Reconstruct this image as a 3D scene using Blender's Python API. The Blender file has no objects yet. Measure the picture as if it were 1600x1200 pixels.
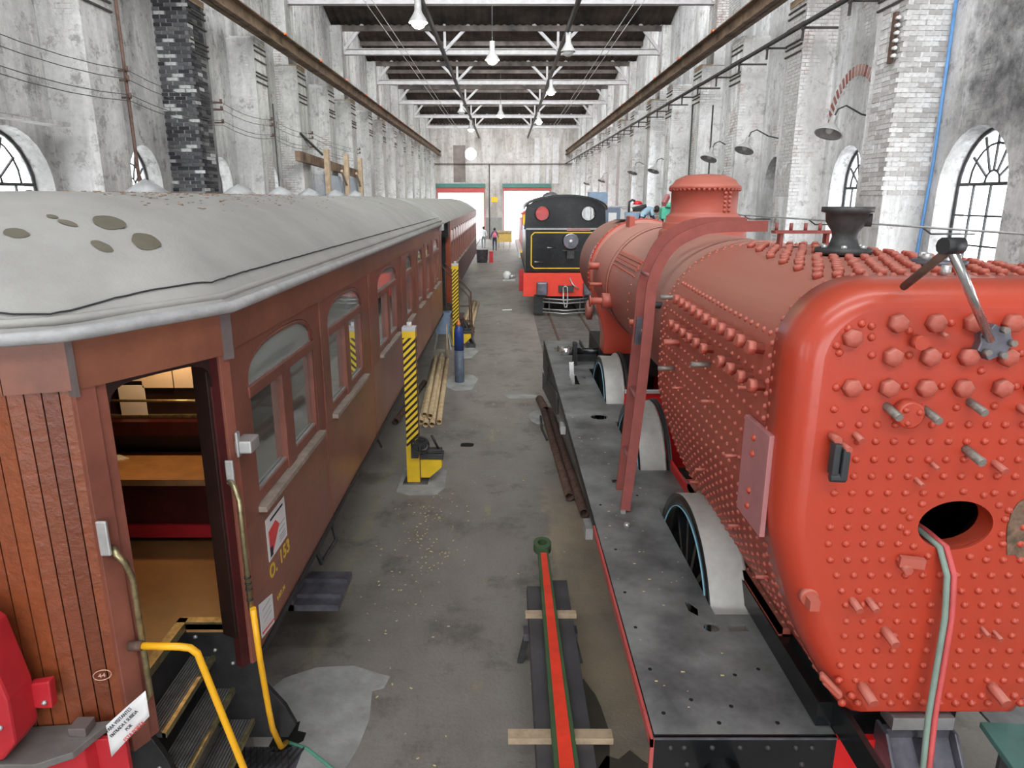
import bpy, bmesh, math, random
from mathutils import Vector, Matrix
random.seed(7)
S = bpy.context.scene
COL = S.collection
PI = math.pi
# ---------------------------------------------------------------- camera, sky, light, exposure
EYE = 3.9
cam_d = bpy.data.cameras.new('camera'); cam = bpy.data.objects.new('camera', cam_d); COL.objects.link(cam)
cam_d.sensor_width = 36; cam_d.lens = 36*1080/1600; cam_d.shift_x = 11/1600
cam_d.clip_start = .05; cam_d.clip_end = 400
cam.location = (0, 0, EYE); cam.rotation_euler = (PI/2-math.atan(289/1080), 0, 0)
S.camera = cam
S.view_settings.view_transform = 'Standard'; S.view_settings.look = 'None'
S.view_settings.exposure = 1.3; S.view_settings.gamma = 1; S.view_settings.use_curve_mapping = False
W = bpy.data.worlds.new('overcast sky'); S.world = W; W.use_nodes = True
bg = W.node_tree.nodes['Background']; bg.inputs[0].default_value = (.93, .96, 1, 1); bg.inputs[1].default_value = 2.6
GLAZE = 330
BAY = 3.95
TRUSS_Y = [12.35+BAY*(2*k-1) for k in range(-2, 8)]   # sawtooth glazing stands on every second pier
def glaze_light(y, e):                                  # daylight through one strip of north-light glazing
    l = bpy.data.lights.new('skylight', 'AREA'); l.shape = 'RECTANGLE'; l.size = 13.2; l.size_y = 2.1; l.energy = e; l.color = (.95, .98, 1)
    o = bpy.data.objects.new('skylight', l); COL.objects.link(o); o.location = (-.17, y+.12, 12.35)
    o.rotation_euler = (math.radians(90-28), 0, 0)     # faces +Y and a little down
    o.rotation_euler = (math.radians(62), 0, 0)
for ty in TRUSS_Y: glaze_light(ty, GLAZE)
# ---------------------------------------------------------------- materials
def mat(name, col, rough=.6, metal=0, var=.12, vs=6, bump=0, bs=30, col2=None, mask=None, spec=None, coat=0, emit=None):
    m = bpy.data.materials.new(name); m.use_nodes = True; nt = m.node_tree; N = nt.nodes; L = nt.links
    b = N['Principled BSDF']; b.inputs['Roughness'].default_value = rough; b.inputs['Metallic'].default_value = metal
    if spec is not None: b.inputs['Specular IOR Level'].default_value = spec
    if coat: b.inputs['Coat Weight'].default_value = coat; b.inputs['Coat Roughness'].default_value = .12
    tc = N.new('ShaderNodeTexCoord')
    n = N.new('ShaderNodeTexNoise'); n.inputs['Scale'].default_value = vs; n.inputs['Detail'].default_value = 6; n.inputs['Roughness'].default_value = .65
    L.new(tc.outputs['Object'], n.inputs['Vector'])
    r = N.new('ShaderNodeValToRGB'); c = Vector(col)
    lo = c*(1-var*1.4); hi = Vector(col2) if col2 else c*(1+var)
    r.color_ramp.elements[0].position = .32; r.color_ramp.elements[1].position = .68 if not mask else mask
    r.color_ramp.elements[0].color = (*lo, 1); r.color_ramp.elements[1].color = (*[min(1, x) for x in hi], 1)
    L.new(n.outputs['Fac'], r.inputs['Fac']); L.new(r.outputs['Color'], b.inputs['Base Color'])
    if bump:
        n2 = N.new('ShaderNodeTexNoise'); n2.inputs['Scale'].default_value = bs; n2.inputs['Detail'].default_value = 4
        L.new(tc.outputs['Object'], n2.inputs['Vector'])
        bp = N.new('ShaderNodeBump'); bp.inputs['Strength'].default_value = bump; bp.inputs['Distance'].default_value = .02
        L.new(n2.outputs['Fac'], bp.inputs['Height']); L.new(bp.outputs['Normal'], b.inputs['Normal'])
    if emit:
        b.inputs['Emission Color'].default_value = (*emit[:3], 1); b.inputs['Emission Strength'].default_value = emit[3]
    return m
def nodes(m): return m.node_tree.nodes, m.node_tree.links, m.node_tree.nodes['Principled BSDF']
def mixrgb(N, L, fac, a, b, mode='MIX'):
    x = N.new('ShaderNodeMix'); x.data_type = 'RGBA'; x.blend_type = mode
    for s, v in ((x.inputs[0], fac), (x.inputs[6], a), (x.inputs[7], b)):
        if hasattr(v, 'links'): L.new(v, s)
        else: s.default_value = v if isinstance(v, (int, float)) else (*v, 1) if len(v) == 3 else v
    return x.outputs[2]
def math_(N, L, op, a, b=None, c=None):
    x = N.new('ShaderNodeMath'); x.operation = op
    for i, v in enumerate((a, b, c)):
        if v is None: continue
        if hasattr(v, 'links'): L.new(v, x.inputs[i])
        else: x.inputs[i].default_value = v
    return x.outputs[0]
def noise(N, L, vec, scale, detail=5, rough=.6, lo=.4, hi=.6):
    n = N.new('ShaderNodeTexNoise'); n.inputs['Scale'].default_value = scale; n.inputs['Detail'].default_value = detail; n.inputs['Roughness'].default_value = rough
    L.new(vec, n.inputs['Vector'])
    m = N.new('ShaderNodeMapRange'); m.inputs[1].default_value = lo; m.inputs[2].default_value = hi; L.new(n.outputs['Fac'], m.inputs[0])
    return m.outputs[0]
def scaled(N, L, vec, s):
    x = N.new('ShaderNodeMapping'); x.inputs['Scale'].default_value = s; L.new(vec, x.inputs['Vector']); return x.outputs[0]
def plaster(name, base, light, dark, brickcol, brick_amt, soot=None, white=.5):
    """flaking limewash over brick: plaster tone, run marks, patches of bare brick with their joints"""
    m = bpy.data.materials.new(name); m.use_nodes = True; N, L, b = nodes(m)
    b.inputs['Roughness'].default_value = .9; b.inputs['Specular IOR Level'].default_value = .2
    g = N.new('ShaderNodeNewGeometry'); pos = g.outputs['Position']
    sp = N.new('ShaderNodeSeparateXYZ'); L.new(pos, sp.inputs[0])
    cb = N.new('ShaderNodeCombineXYZ'); L.new(math_(N, L, 'ADD', sp.outputs[0], sp.outputs[1]), cb.inputs[0]); L.new(sp.outputs[2], cb.inputs[1])
    br = N.new('ShaderNodeTexBrick'); L.new(cb.outputs[0], br.inputs['Vector'])
    br.inputs['Scale'].default_value = 1; br.inputs['Brick Width'].default_value = .25; br.inputs['Row Height'].default_value = .075; br.inputs['Mortar Size'].default_value = .008
    br.inputs['Color1'].default_value = (1, 1, 1, 1); br.inputs['Color2'].default_value = (.72, .72, .72, 1); br.inputs['Mortar'].default_value = (.28, .28, .28, 1)
    big = noise(N, L, pos, .35, 5, .6, .38, .62); mid = noise(N, L, pos, 1.6, 8, .7, .4, .62)
    run = noise(N, L, scaled(N, L, pos, (1.6, 1.6, .16)), 1.1, 7, .7, .46, .6)
    fine = noise(N, L, pos, 9, 8, .75, .35, .7)
    c = mixrgb(N, L, big, base, light)
    c = mixrgb(N, L, math_(N, L, 'MULTIPLY', run, white), c, [min(1, x*1.35) for x in light])
    c = mixrgb(N, L, math_(N, L, 'MULTIPLY', noise(N, L, scaled(N, L, pos, (1, 1, .3)), .8, 7, .7, .54, .68), .5), c, dark)
    c = mixrgb(N, L, math_(N, L, 'MULTIPLY', noise(N, L, pos, 3.1, 9, .8, .53, .62), .7), c, dark)
    bm = noise(N, L, scaled(N, L, pos, (1, 1, .5)), .45, 6, .7, .62-brick_amt, .68-brick_amt)
    painted = mixrgb(N, L, noise(N, L, pos, 2.2, 9, .8, .5, .66), [x*1.15 for x in light], brickcol)
    bc = mixrgb(N, L, .75, painted, br.outputs['Color'], 'MULTIPLY')
    c = mixrgb(N, L, bm, c, bc)
    c = mixrgb(N, L, math_(N, L, 'MULTIPLY', fine, .34), c, dark)
    if soot:   # smoke-blackened area with limits of its own along the wall
        y0, y1, z0, z1, amt, scol = soot
        ny = N.new('ShaderNodeMapRange'); ny.interpolation_type = 'SMOOTHSTEP'; ny.inputs[1].default_value = y1; ny.inputs[2].default_value = y0
        nz = N.new('ShaderNodeMapRange'); nz.interpolation_type = 'SMOOTHSTEP'; nz.inputs[1].default_value = z0; nz.inputs[2].default_value = z1
        L.new(math_(N, L, 'ADD', sp.outputs[1], math_(N, L, 'MULTIPLY', mid, .5)), ny.inputs[0]); L.new(math_(N, L, 'ADD', sp.outputs[2], math_(N, L, 'MULTIPLY', mid, .5)), nz.inputs[0])
        f = math_(N, L, 'MULTIPLY', math_(N, L, 'MULTIPLY', ny.outputs[0], nz.outputs[0]), amt)
        f = math_(N, L, 'MULTIPLY', f, math_(N, L, 'ADD', .45, math_(N, L, 'MULTIPLY', noise(N, L, pos, 2.4, 9, .75, .36, .6), .7)))
        c = mixrgb(N, L, f, c, scol)
    L.new(c, b.inputs['Base Color'])
    bp = N.new('ShaderNodeBump'); bp.inputs['Strength'].default_value = .8; bp.inputs['Distance'].default_value = .02
    h = math_(N, L, 'ADD', math_(N, L, 'MULTIPLY', br.outputs['Fac'], math_(N, L, 'MULTIPLY', bm, -1)), math_(N, L, 'MULTIPLY', mid, .5))
    L.new(h, bp.inputs['Height']); L.new(bp.outputs['Normal'], b.inputs['Normal'])
    return m
M = {}
M['wall_l'] = plaster('grey lime plaster', (.34, .335, .32), (.60, .59, .57), (.13, .125, .12), (.33, .24, .2), .02, (24, 30, 9.5, 10, 0, (.1, .1, .1)))
M['wall_r'] = plaster('whitewashed plaster', (.52, .515, .50), (.80, .795, .78), (.24, .23, .22), (.42, .2, .15), .06, (11.1, 11.8, 4.6, 5.3, .85, (.12, .12, .12)), .7)
M['pier_l'] = plaster('limewashed pier', (.42, .415, .40), (.60, .59, .57), (.2, .19, .18), (.4, .28, .22), .1)
M['pier_r'] = plaster('limewashed brick pier', (.58, .57, .55), (.78, .77, .75), (.3, .28, .27), (.45, .22, .16), .1, None, .8)
M['wall_far'] = plaster('stained end wall', (.36, .34, .31), (.62, .6, .57), (.3, .24, .2), (.45, .3, .25), -.02)
M['soot_brick'] = mat('soot black brick', (.055, .055, .06), .85, 0, .4, 1.2, .3, 40, (.42, .41, .40), .86)
def per_piece(name, c1, c2, rough=.85, spl=0):
    m = bpy.data.materials.new(name); m.use_nodes = True; N, L, b = nodes(m); b.inputs['Roughness'].default_value = rough
    oi = N.new('ShaderNodeObjectInfo'); r = N.new('ShaderNodeValToRGB'); r.color_ramp.elements[0].color = (*c1, 1); r.color_ramp.elements[1].color = (*c2, 1)
    r.color_ramp.elements[0].position = .15; r.color_ramp.elements[1].position = .9
    L.new(oi.outputs['Random'], r.inputs['Fac'])
    tc = N.new('ShaderNodeTexCoord'); f = noise(N, L, tc.outputs['Object'], 18, 5, .6, .35, .7)
    L.new(mixrgb(N, L, math_(N, L, 'MULTIPLY', f, .35), r.outputs[0], [x*.45 for x in c1]), b.inputs['Base Color'])
    bp = N.new('ShaderNodeBump'); bp.inputs['Strength'].default_value = .4; bp.inputs['Distance'].default_value = .006; L.new(f, bp.inputs['Height']); L.new(bp.outputs[0], b.inputs['Normal'])
    return m
M['brick_soot'] = per_piece('sooty brick', (.022, .022, .027), (.13, .13, .13)); _e = M['brick_soot'].node_tree.nodes['Color Ramp'].color_ramp.elements.new(.94); _e.color = (.5, .5, .49, 1); M['brick_soot'].node_tree.nodes['Color Ramp'].color_ramp.elements[-1].position = .88
M['brick_white'] = per_piece('limewashed brick', (.48, .46, .44), (.82, .81, .79))
M['wood_board'] = per_piece('varnished teak board', (.17, .04, .014), (.27, .068, .022), .38)
M['red_pine'] = mat('weathered varnished wood', (.27, .10, .065), .3, 0, .18, 1.4, .15, 20)
M['post_wood'] = mat('varnished mahogany', (.24, .082, .056), .35, 0, .2, 2.5, .1, 30)
M['fascia'] = mat('faded wood letterboard', (.24, .085, .055), .45, 0, .2, 1.1, .1, 30, (.33, .12, .06))
M['sill'] = mat('weathered bare wood sill', (.34, .28, .23), .7, 0, .2, 8)
M['canvas'] = mat('grey canvas roof', (.37, .36, .34), .62, 0, .1, 1.5, .12, 60)
M['canvas_edge'] = mat('grey painted gutter', (.42, .42, .42), .5, 0, .15, 8, .2, 30)
M['seam'] = mat('dark seam', (.03, .03, .03), .8)
M['strap'] = mat('dull grey strap', (.17, .14, .135), .5, .2, .1)
M['wood_dark'] = mat('dark stained wood', (.02, .008, .006), .45, 0, .3, 5)
M['wood_red'] = mat('dark red panel', (.06, .01, .01), .4, 0, .3, 5)
M['table'] = mat('pale plywood', (.45, .24, .10), .5, 0, .15, 6, .05, 30)
M['lino'] = mat('tan floor covering', (.42, .22, .08), .5, 0, .12, 3)
M['paper'] = mat('white paper', (.78, .77, .76), .8, 0, .03)
M['paper_w'] = mat('paper with painted warm light', (.7, .6, .45), .8, 0, .05)  # warm glow put into this paper's colour
M['ink'] = mat('black ink', (.03, .03, .04), .8); M['ink_red'] = mat('red ink', (.75, .08, .08), .8)
M['gold'] = mat('gold leaf lettering', (.75, .50, .06), .4)
M['brass'] = mat('worn brass', (.42, .36, .2), .35, .8, .3, 20)
M['step_metal'] = mat('scuffed step metal', (.20, .19, .18), .5, .3, .3, 12)
M['brick_red'] = per_piece('exposed red brick', (.30, .10, .075), (.5, .3, .25))
M['emblem'] = mat('cream pink lettering', (.72, .42, .32), .6)
M['stud'] = mat('weathered stud steel', (.27, .235, .205), .5, .4, .3, 30)
M['chrome'] = mat('polished steel', (.7, .7, .7), .2, .9, .1)
M['steel'] = mat('bright worn steel', (.55, .55, .54), .35, .6, .15)
M['tyre'] = mat('bare steel tyre tread', (.50, .49, .46), .55, .25, .12, 5)
M['black'] = mat('black gloss enamel', (.012, .013, .014), .22, 0, .3, 4, 0, 30, None, None, .5)
M['blackmat'] = mat('black steel', (.02, .02, .021), .5, 0, .4, 8, .1, 40)
M['iron'] = mat('dark iron', (.06, .06, .06), .55, .3, .3, 9, .2, 30)
M['rubber'] = mat('black rubber', (.03, .033, .035), .6)
M['yellow'] = mat('safety yellow paint', (.85, .55, .02), .4, 0, .08)
M['yellow_rail'] = mat('orange yellow paint', (.9, .45, .015), .35, 0, .05)
M['red'] = mat('signal red paint', (.72, .02, .02), .35, 0, .08, 5)
M['red_dull'] = mat('crimson gear paint', (.50, .02, .03), .45, 0, .12, 4)
M['buffer_red'] = mat('buffer beam red', (.80, .055, .03), .4, 0, .05)
M['green'] = mat('green edge paint', (.06, .11, .05), .5, 0, .15)
M['primer'] = mat('pink red primer', (.30, .075, .06), .6, 0, .12, 8, .1, 40)
M['rust'] = mat('rusty steel pipe', (.13, .075, .055), .75, .1, .3, 10, .2, 40)
M['pipe_y'] = mat('sandy yellow pipe', (.62, .42, .2), .7, 0, .2, 5, .1, 30, (.7, .55, .35))
M['rail_rust'] = mat('rust brown crane rail', (.15, .085, .06), .8, .1, .4, 1.5, .3, 20, (.28, .19, .12))
M['girder'] = mat('pale grey painted steel', (.62, .60, .60), .55, 0, .12, 3)
M['sheet'] = mat('dark corrugated roofing', (.035, .028, .025), .85, 0, .5, .8, 0, 30, (.10, .075, .06))
M['purlin'] = mat('brown steel purlin', (.07, .06, .055), .8, 0, .4, 1.0, 0, 30, (.2, .17, .15))
M['darkbar'] = mat('blackened tie bar', (.05, .045, .042), .7, 0, .3, 3)
M['lampshade'] = mat('grey enamel lamp shade', (.42, .41, .40), .4, 0, .12, 8)
M['pvc'] = mat('blue drum', (.22, .30, .40), .5, 0, .1)
M['wood_raw'] = mat('raw timber', (.48, .36, .24), .75, 0, .2, 6, .2, 25)
M['beam_grey'] = mat('grey painted channel', (.075, .07, .075), .55, 0, .2, 4)
M['hose_g'] = mat('grey green hose', (.22, .30, .25), .5); M['hose_r'] = mat('red hose', (.6, .09, .09), .5)
M['green_plate'] = mat('scratched green plate', (.05, .15, .13), .5, 0, .15, 6)
M['greymetal'] = mat('dirty galvanised steel', (.16, .155, .18), .45, .5, .35, 5, .2, 20)
M['patch'] = mat('pale concrete patch', (.36, .36, .345), .85, 0, .18, 3, .3, 20)
M['hole_shade'] = mat('dark pit', (.006, .008, .004), .9)  # flat black standing for the shade inside openings
M['skin'] = mat('skin', (.45, .25, .17), .6); M['hair'] = mat('dark hair', (.03, .02, .018), .7)
M['shirt_w'] = mat('pale shirt', (.75, .78, .8), .8); M['shirt_p'] = mat('dark blouse', (.06, .04, .12), .8); M['pack'] = mat('pink backpack', (.75, .18, .28), .7)
M['trouser'] = mat('grey trousers', (.2, .24, .24), .8); M['jeans'] = mat('dark jeans', (.03, .04, .08), .8); M['shirt_b'] = mat('light blue shirt', (.35, .5, .6), .8)
M['mint'] = mat('mint machine paint', (.10, .50, .33), .4); M['machine'] = mat('blue grey machine paint', (.16, .20, .27), .5, 0, .15)
M['white'] = mat('white paint', (.74, .74, .72), .5, 0, .05); M['blue'] = mat('blue enamel', (.02, .05, .22), .4, 0, .2)
M['cyl_grey'] = mat('scuffed grey blue cylinder', (.09, .11, .15), .5, 0, .25, 9)
M['orange'] = mat('orange valve paint', (.8, .2, .05), .5)
M['teal'] = mat('teal door beam', (.07, .2, .18), .5, 0, .1); M['doorred'] = mat('faded red door paint', (.50, .09, .08), .6, 0, .1)
M['leaf'] = mat('yellow wood chip', (.72, .6, .32), .8); M['outside'] = mat('yard concrete with painted glare', (.9, .9, .88), .9, 0, .05)  # yard: outdoor glare put into a near-white colour
M['bulb'] = mat('lit lamp', (1, 1, .9), .5, emit=(.92, 1, .6, 22)); M['wire'] = mat('grey wire', (.10, .10, .10), .6)
M['blue_pipe'] = mat('blue hose', (.12, .3, .6), .6); M['limeline'] = mat('pale blue line paint', (.3, .6, .75), .4)
M['hazard'] = mat('hazard stripes', (.85, .6, .03), .45)
M['mask_tape'] = mat('pinkish inspection plate', (.42, .17, .17), .65, 0, .1, 4)
# hazard stripe print
N, L, b = nodes(M['hazard']); tc = N.new('ShaderNodeTexCoord'); s_ = N.new('ShaderNodeSeparateXYZ'); L.new(tc.outputs['Object'], s_.inputs[0])
u = math_(N, L, 'SUBTRACT', s_.outputs[2], math_(N, L, 'ADD', s_.outputs[0], s_.outputs[1]))
f = math_(N, L, 'LESS_THAN', math_(N, L, 'FRACT', math_(N, L, 'MULTIPLY', math_(N, L, 'ADD', u, 5), 10.5)), .46)
L.new(mixrgb(N, L, f, (.85, .6, .03), (.02, .006, .004)), b.inputs['Base Color'])
def red_boiler(name, fresh, dusty, rough, dustamt, coat=0):
    m = bpy.data.materials.new(name); m.use_nodes = True; N, L, b = nodes(m)
    g = N.new('ShaderNodeNewGeometry'); pos = g.outputs['Position']
    s = N.new('ShaderNodeSeparateXYZ'); L.new(g.outputs['True Normal'], s.inputs[0])
    up = N.new('ShaderNodeMapRange'); up.inputs[1].default_value = -.3; up.inputs[2].default_value = .75; L.new(s.outputs[2], up.inputs[0])
    d = math_(N, L, 'MULTIPLY', up.outputs[0], dustamt)              # dust settles on what faces up
    blot = noise(N, L, scaled(N, L, pos, (1, .5, 1)), 1.3, 6, .65, .38, .64)
    c = mixrgb(N, L, math_(N, L, 'MULTIPLY', blot, .35), fresh, [x*.72 for x in fresh])
    c = mixrgb(N, L, math_(N, L, 'ADD', d, math_(N, L, 'MULTIPLY', blot, .12)), c, dusty)
    L.new(c, b.inputs['Base Color']); b.inputs['Roughness'].default_value = rough
    if coat: b.inputs['Coat Weight'].default_value = coat; b.inputs['Coat Roughness'].default_value = .2
    n2 = noise(N, L, pos, 22, 4, .6, .2, .8); bp = N.new('ShaderNodeBump'); bp.inputs['Strength'].default_value = .12; bp.inputs['Distance'].default_value = .01
    L.new(n2, bp.inputs['Height']); L.new(bp.outputs[0], b.inputs['Normal'])
    return m
M['boiler'] = red_boiler('dusty red boiler paint', (.38, .07, .045), (.56, .29, .23), .6, .8)
M['side_red'] = red_boiler('firebox red paint', (.40, .055, .03), (.46, .19, .14), .5, .75)
M['backhead'] = red_boiler('fresh red oxide paint', (.50, .042, .016), (.42, .12, .075), .36, .3, .22)
M['fitting'] = red_boiler('red painted fittings', (.44, .07, .042), (.52, .2, .15), .5, .6)
def plate_mat():
    m = mat('dusty black footplate', (.16, .168, .166), .42, 0, .35, 2.2, .12, 20, (.30, .31, .305), .74); return m
M['plate'] = plate_mat()
def floor_mat():
    m = bpy.data.materials.new('oil stained concrete'); m.use_nodes = True; N, L, b = nodes(m)
    g = N.new('ShaderNodeNewGeometry'); pos = g.outputs['Position']; s = N.new('ShaderNodeSeparateXYZ'); L.new(pos, s.inputs[0])
    big = noise(N, L, scaled(N, L, pos, (1, .45, 1)), .6, 6, .6, .38, .62); mid = noise(N, L, pos, 2.6, 8, .7, .42, .62); fine = noise(N, L, pos, 30, 5, .7, .4, .7)
    c = mixrgb(N, L, big, (.205, .184, .162), (.31, .282, .25))
    c = mixrgb(N, L, math_(N, L, 'MULTIPLY', mid, .6), c, (.29, .27, .24))
    c = mixrgb(N, L, math_(N, L, 'MULTIPLY', noise(N, L, pos, 1.2, 8, .75, .52, .64), .6), c, (.085, .078, .066))
    c = mixrgb(N, L, math_(N, L, 'MULTIPLY', fine, .2), c, (.08, .075, .07))
    def band(sock, a, bb, soft):
        x = N.new('ShaderNodeMapRange'); x.interpolation_type = 'SMOOTHSTEP'; x.inputs[1].default_value = a; x.inputs[2].default_value = a+soft; L.new(sock, x.inputs[0])
        y = N.new('ShaderNodeMapRange'); y.interpolation_type = 'SMOOTHSTEP'; y.inputs[1].default_value = bb; y.inputs[2].default_value = bb-soft; L.new(sock, y.inputs[0])
        return math_(N, L, 'MULTIPLY', x.outputs[0], y.outputs[0])
    wob = math_(N, L, 'ADD', s.outputs[0], math_(N, L, 'MULTIPLY', math_(N, L, 'SUBTRACT', mid, .5), .12))
    yl = math_(N, L, 'MULTIPLY', band(wob, -1.83, -1.62, .06), noise(N, L, pos, 3.5, 6, .7, .42, .62))      # worn yellow walkway line
    c = mixrgb(N, L, math_(N, L, 'MULTIPLY', yl, .4), c, (.36, .33, .14))
    yl = math_(N, L, 'MULTIPLY', band(s.outputs[0], -.28, -.17, .03), noise(N, L, pos, 1.9, 6, .7, .55, .62))
    c = mixrgb(N, L, math_(N, L, 'MULTIPLY', yl, .4), c, (.42, .38, .16))
    oc = math_(N, L, 'MULTIPLY', band(wob, .45, 1.5, .12), band(s.outputs[1], 1, 9.5, 1.5))               # paler screed beside the pipes
    c = mixrgb(N, L, math_(N, L, 'MULTIPLY', oc, math_(N, L, 'ADD', .35, math_(N, L, 'MULTIPLY', noise(N, L, pos, 1.1, 6, .6, .4, .6), .55))), c, (.42, .335, .23))
    L.new(c, b.inputs['Base Color']); b.inputs['Roughness'].default_value = .55
    bp = N.new('ShaderNodeBump'); bp.inputs['Strength'].default_value = .35; bp.inputs['Distance'].default_value = .01; L.new(fine, bp.inputs['Height']); L.new(bp.outputs[0], b.inputs['Normal'])
    return m
M['floor'] = floor_mat()
def thin_glass(name, tint, gloss, dirt_or_reflection):
    m = bpy.data.materials.new(name); m.use_nodes = True; N = m.node_tree.nodes; L = m.node_tree.links; N.remove(N['Principled BSDF']); out = N['Material Output']
    t = N.new('ShaderNodeBsdfTransparent'); t.inputs[0].default_value = (*tint, 1); g = N.new('ShaderNodeBsdfGlossy'); g.inputs['Roughness'].default_value = .04; g.inputs[0].default_value = (.8, .85, .85, 1)
    d = N.new('ShaderNodeBsdfDiffuse'); d.inputs[0].default_value = (*dirt_or_reflection[:3], 1)
    fr = N.new('ShaderNodeFresnel'); ge = N.new('ShaderNodeNewGeometry')
    L.new(math_(N, L, 'MULTIPLY_ADD', ge.outputs['Backfacing'], 1/1.5-1.5, 1.5), fr.inputs[0])
    a = N.new('ShaderNodeMixShader'); a.inputs[0].default_value = dirt_or_reflection[3]; L.new(t.outputs[0], a.inputs[1]); L.new(d.outputs[0], a.inputs[2])
    x = N.new('ShaderNodeMixShader'); L.new(math_(N, L, 'MULTIPLY_ADD', fr.outputs[0], 1.0, gloss), x.inputs[0]); L.new(a.outputs[0], x.inputs[1]); L.new(g.outputs[0], x.inputs[2]); L.new(x.outputs[0], out.inputs[0])
    return m
M['glass_car'] = thin_glass('reflecting window glass', (.4, .4, .38), .5, (.42, .41, .37, .5))  # grey diffuse share paints the floor's reflection into the pane
M['glass_frost'] = thin_glass('dusty fanlight glass', (.3, .3, .3), .1, (.42, .45, .42, .85))
M['glass_hall'] = thin_glass('dusty hall glass', (.95, .96, .97), .02, (.7, .7, .7, .08))
# ---------------------------------------------------------------- mesh helpers
WP = {}      # world position of every parent
class MB:
    def __init__(s): s.v = []; s.f = []; s.sm = []
    def add(s, vs, fs, smooth=False):
        n = len(s.v); s.v += [tuple(v) for v in vs]; s.f += [tuple(n+i for i in f) for f in fs]; s.sm += [smooth]*len(fs); return s
    def box(s, x0, x1, y0, y1, z0, z1):
        return s.add([(x0, y0, z0), (x1, y0, z0), (x1, y1, z0), (x0, y1, z0), (x0, y0, z1), (x1, y0, z1), (x1, y1, z1), (x0, y1, z1)],
                     [(0, 3, 2, 1), (4, 5, 6, 7), (0, 1, 5, 4), (1, 2, 6, 5), (2, 3, 7, 6), (3, 0, 4, 7)])
    def beam(s, p0, p1, w, h, up=(0, 0, 1)):
        p0 = Vector(p0); p1 = Vector(p1); d = (p1-p0).normalized(); up = Vector(up)
        if abs(d.dot(up)) > .98: up = Vector((1, 0, 0))
        a = d.cross(up).normalized(); b = a.cross(d).normalized()
        vs = [p+a*sx*w/2+b*sz*h/2 for p in (p0, p1) for sx, sz in ((-1, -1), (1, -1), (1, 1), (-1, 1))]
        return s.add(vs, [(0, 1, 2, 3), (7, 6, 5, 4), (0, 4, 5, 1), (1, 5, 6, 2), (2, 6, 7, 3), (3, 7, 4, 0)])
    def rings(s, rs, closed=True, caps=True, smooth=True):
        n = len(rs[0]); vs = [p for r in rs for p in r]; fs = []
        for i in range(len(rs)-1):
            for j in range(n if closed else n-1):
                k = (j+1) % n; fs.append((i*n+j, i*n+k, (i+1)*n+k, (i+1)*n+j))
        s.add(vs, fs, smooth)
        if caps and closed:
            s.add(rs[0], [tuple(range(n))[::-1]]); s.add(rs[-1], [tuple(range(n))])
        return s
    def tube(s, path, r, n=8, caps=True, flat=None):
        path = [Vector(p) for p in path]; rs = []; a = None
        for i, p in enumerate(path):
            d = ((path[min(i+1, len(path)-1)]-p).normalized()+(p-path[max(i-1, 0)]).normalized()).normalized()
            if a is None: a = d.cross(Vector((0, 0, 1)) if abs(d.z) < .9 else Vector((1, 0, 0))).normalized()
            a = (a-d*a.dot(d)).normalized(); b = a.cross(d); rr = r[i] if isinstance(r, (list, tuple)) else r
            rs.append([p+(a*math.cos(t)+b*math.sin(t))*rr for t in [2*PI*k/n for k in range(n)]])
        return s.rings(rs, caps=caps)
    def cyl(s, p0, p1, r, n=16, r1=None): return s.tube([p0, p1], [r, r if r1 is None else r1], n)
    def lathe(s, prof, c, axis='z', n=24, caps=True):
        c = Vector(c); rs = []
        for r, h in prof:
            ring = []
            for k in range(n):
                t = 2*PI*k/n; x, y = r*math.cos(t), r*math.sin(t)
                ring.append(c+(Vector((x, y, h)) if axis == 'z' else Vector((h, x, y)) if axis == 'x' else Vector((y, h, x))))
            rs.append(ring)
        return s.rings(rs, caps=caps)
    def prism(s, poly, axis, a, b, smooth=False):
        def P(u, v, w): return (w, u, v) if axis == 'x' else (u, w, v) if axis == 'y' else (u, v, w)
        n = len(poly); s.add([P(u, v, a) for u, v in poly]+[P(u, v, b) for u, v in poly], [tuple(range(n))[::-1], tuple(range(n, 2*n))])
        s.add([P(u, v, a) for u, v in poly]+[P(u, v, b) for u, v in poly], [(i, (i+1) % n, n+(i+1) % n, n+i) for i in range(n)], smooth); return s
    def sphere(s, c, r, n=10, m=6, sc=(1, 1, 1)):
        c = Vector(c); rs = []
        for i in range(m+1):
            t = PI*i/m; rs.append([c+Vector((r*math.sin(t)*math.cos(2*PI*k/n)*sc[0], r*math.sin(t)*math.sin(2*PI*k/n)*sc[1], -r*math.cos(t)*sc[2])) for k in range(n)])
        return s.rings(rs, caps=False)
    def grid(s, fn, nu, nv, smooth=True):
        return s.add([fn(i/nu, j/nv) for i in range(nu+1) for j in range(nv+1)],
                     [(i*(nv+1)+j, (i+1)*(nv+1)+j, (i+1)*(nv+1)+j+1, i*(nv+1)+j+1) for i in range(nu) for j in range(nv)], smooth)
    def mesh(s, name, m, off):
        me = bpy.data.meshes.new(name); me.from_pydata([(x-off[0], y-off[1], z-off[2]) for x, y, z in s.v], [], s.f)
        me.polygons.foreach_set('use_smooth', s.sm); bm = bmesh.new(); bm.from_mesh(me); bmesh.ops.remove_doubles(bm, verts=bm.verts, dist=1e-5)
        bmesh.ops.recalc_face_normals(bm, faces=bm.faces); bm.to_mesh(me); bm.free()
        if m: me.materials.append(m)
        me.update(); return me
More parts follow.
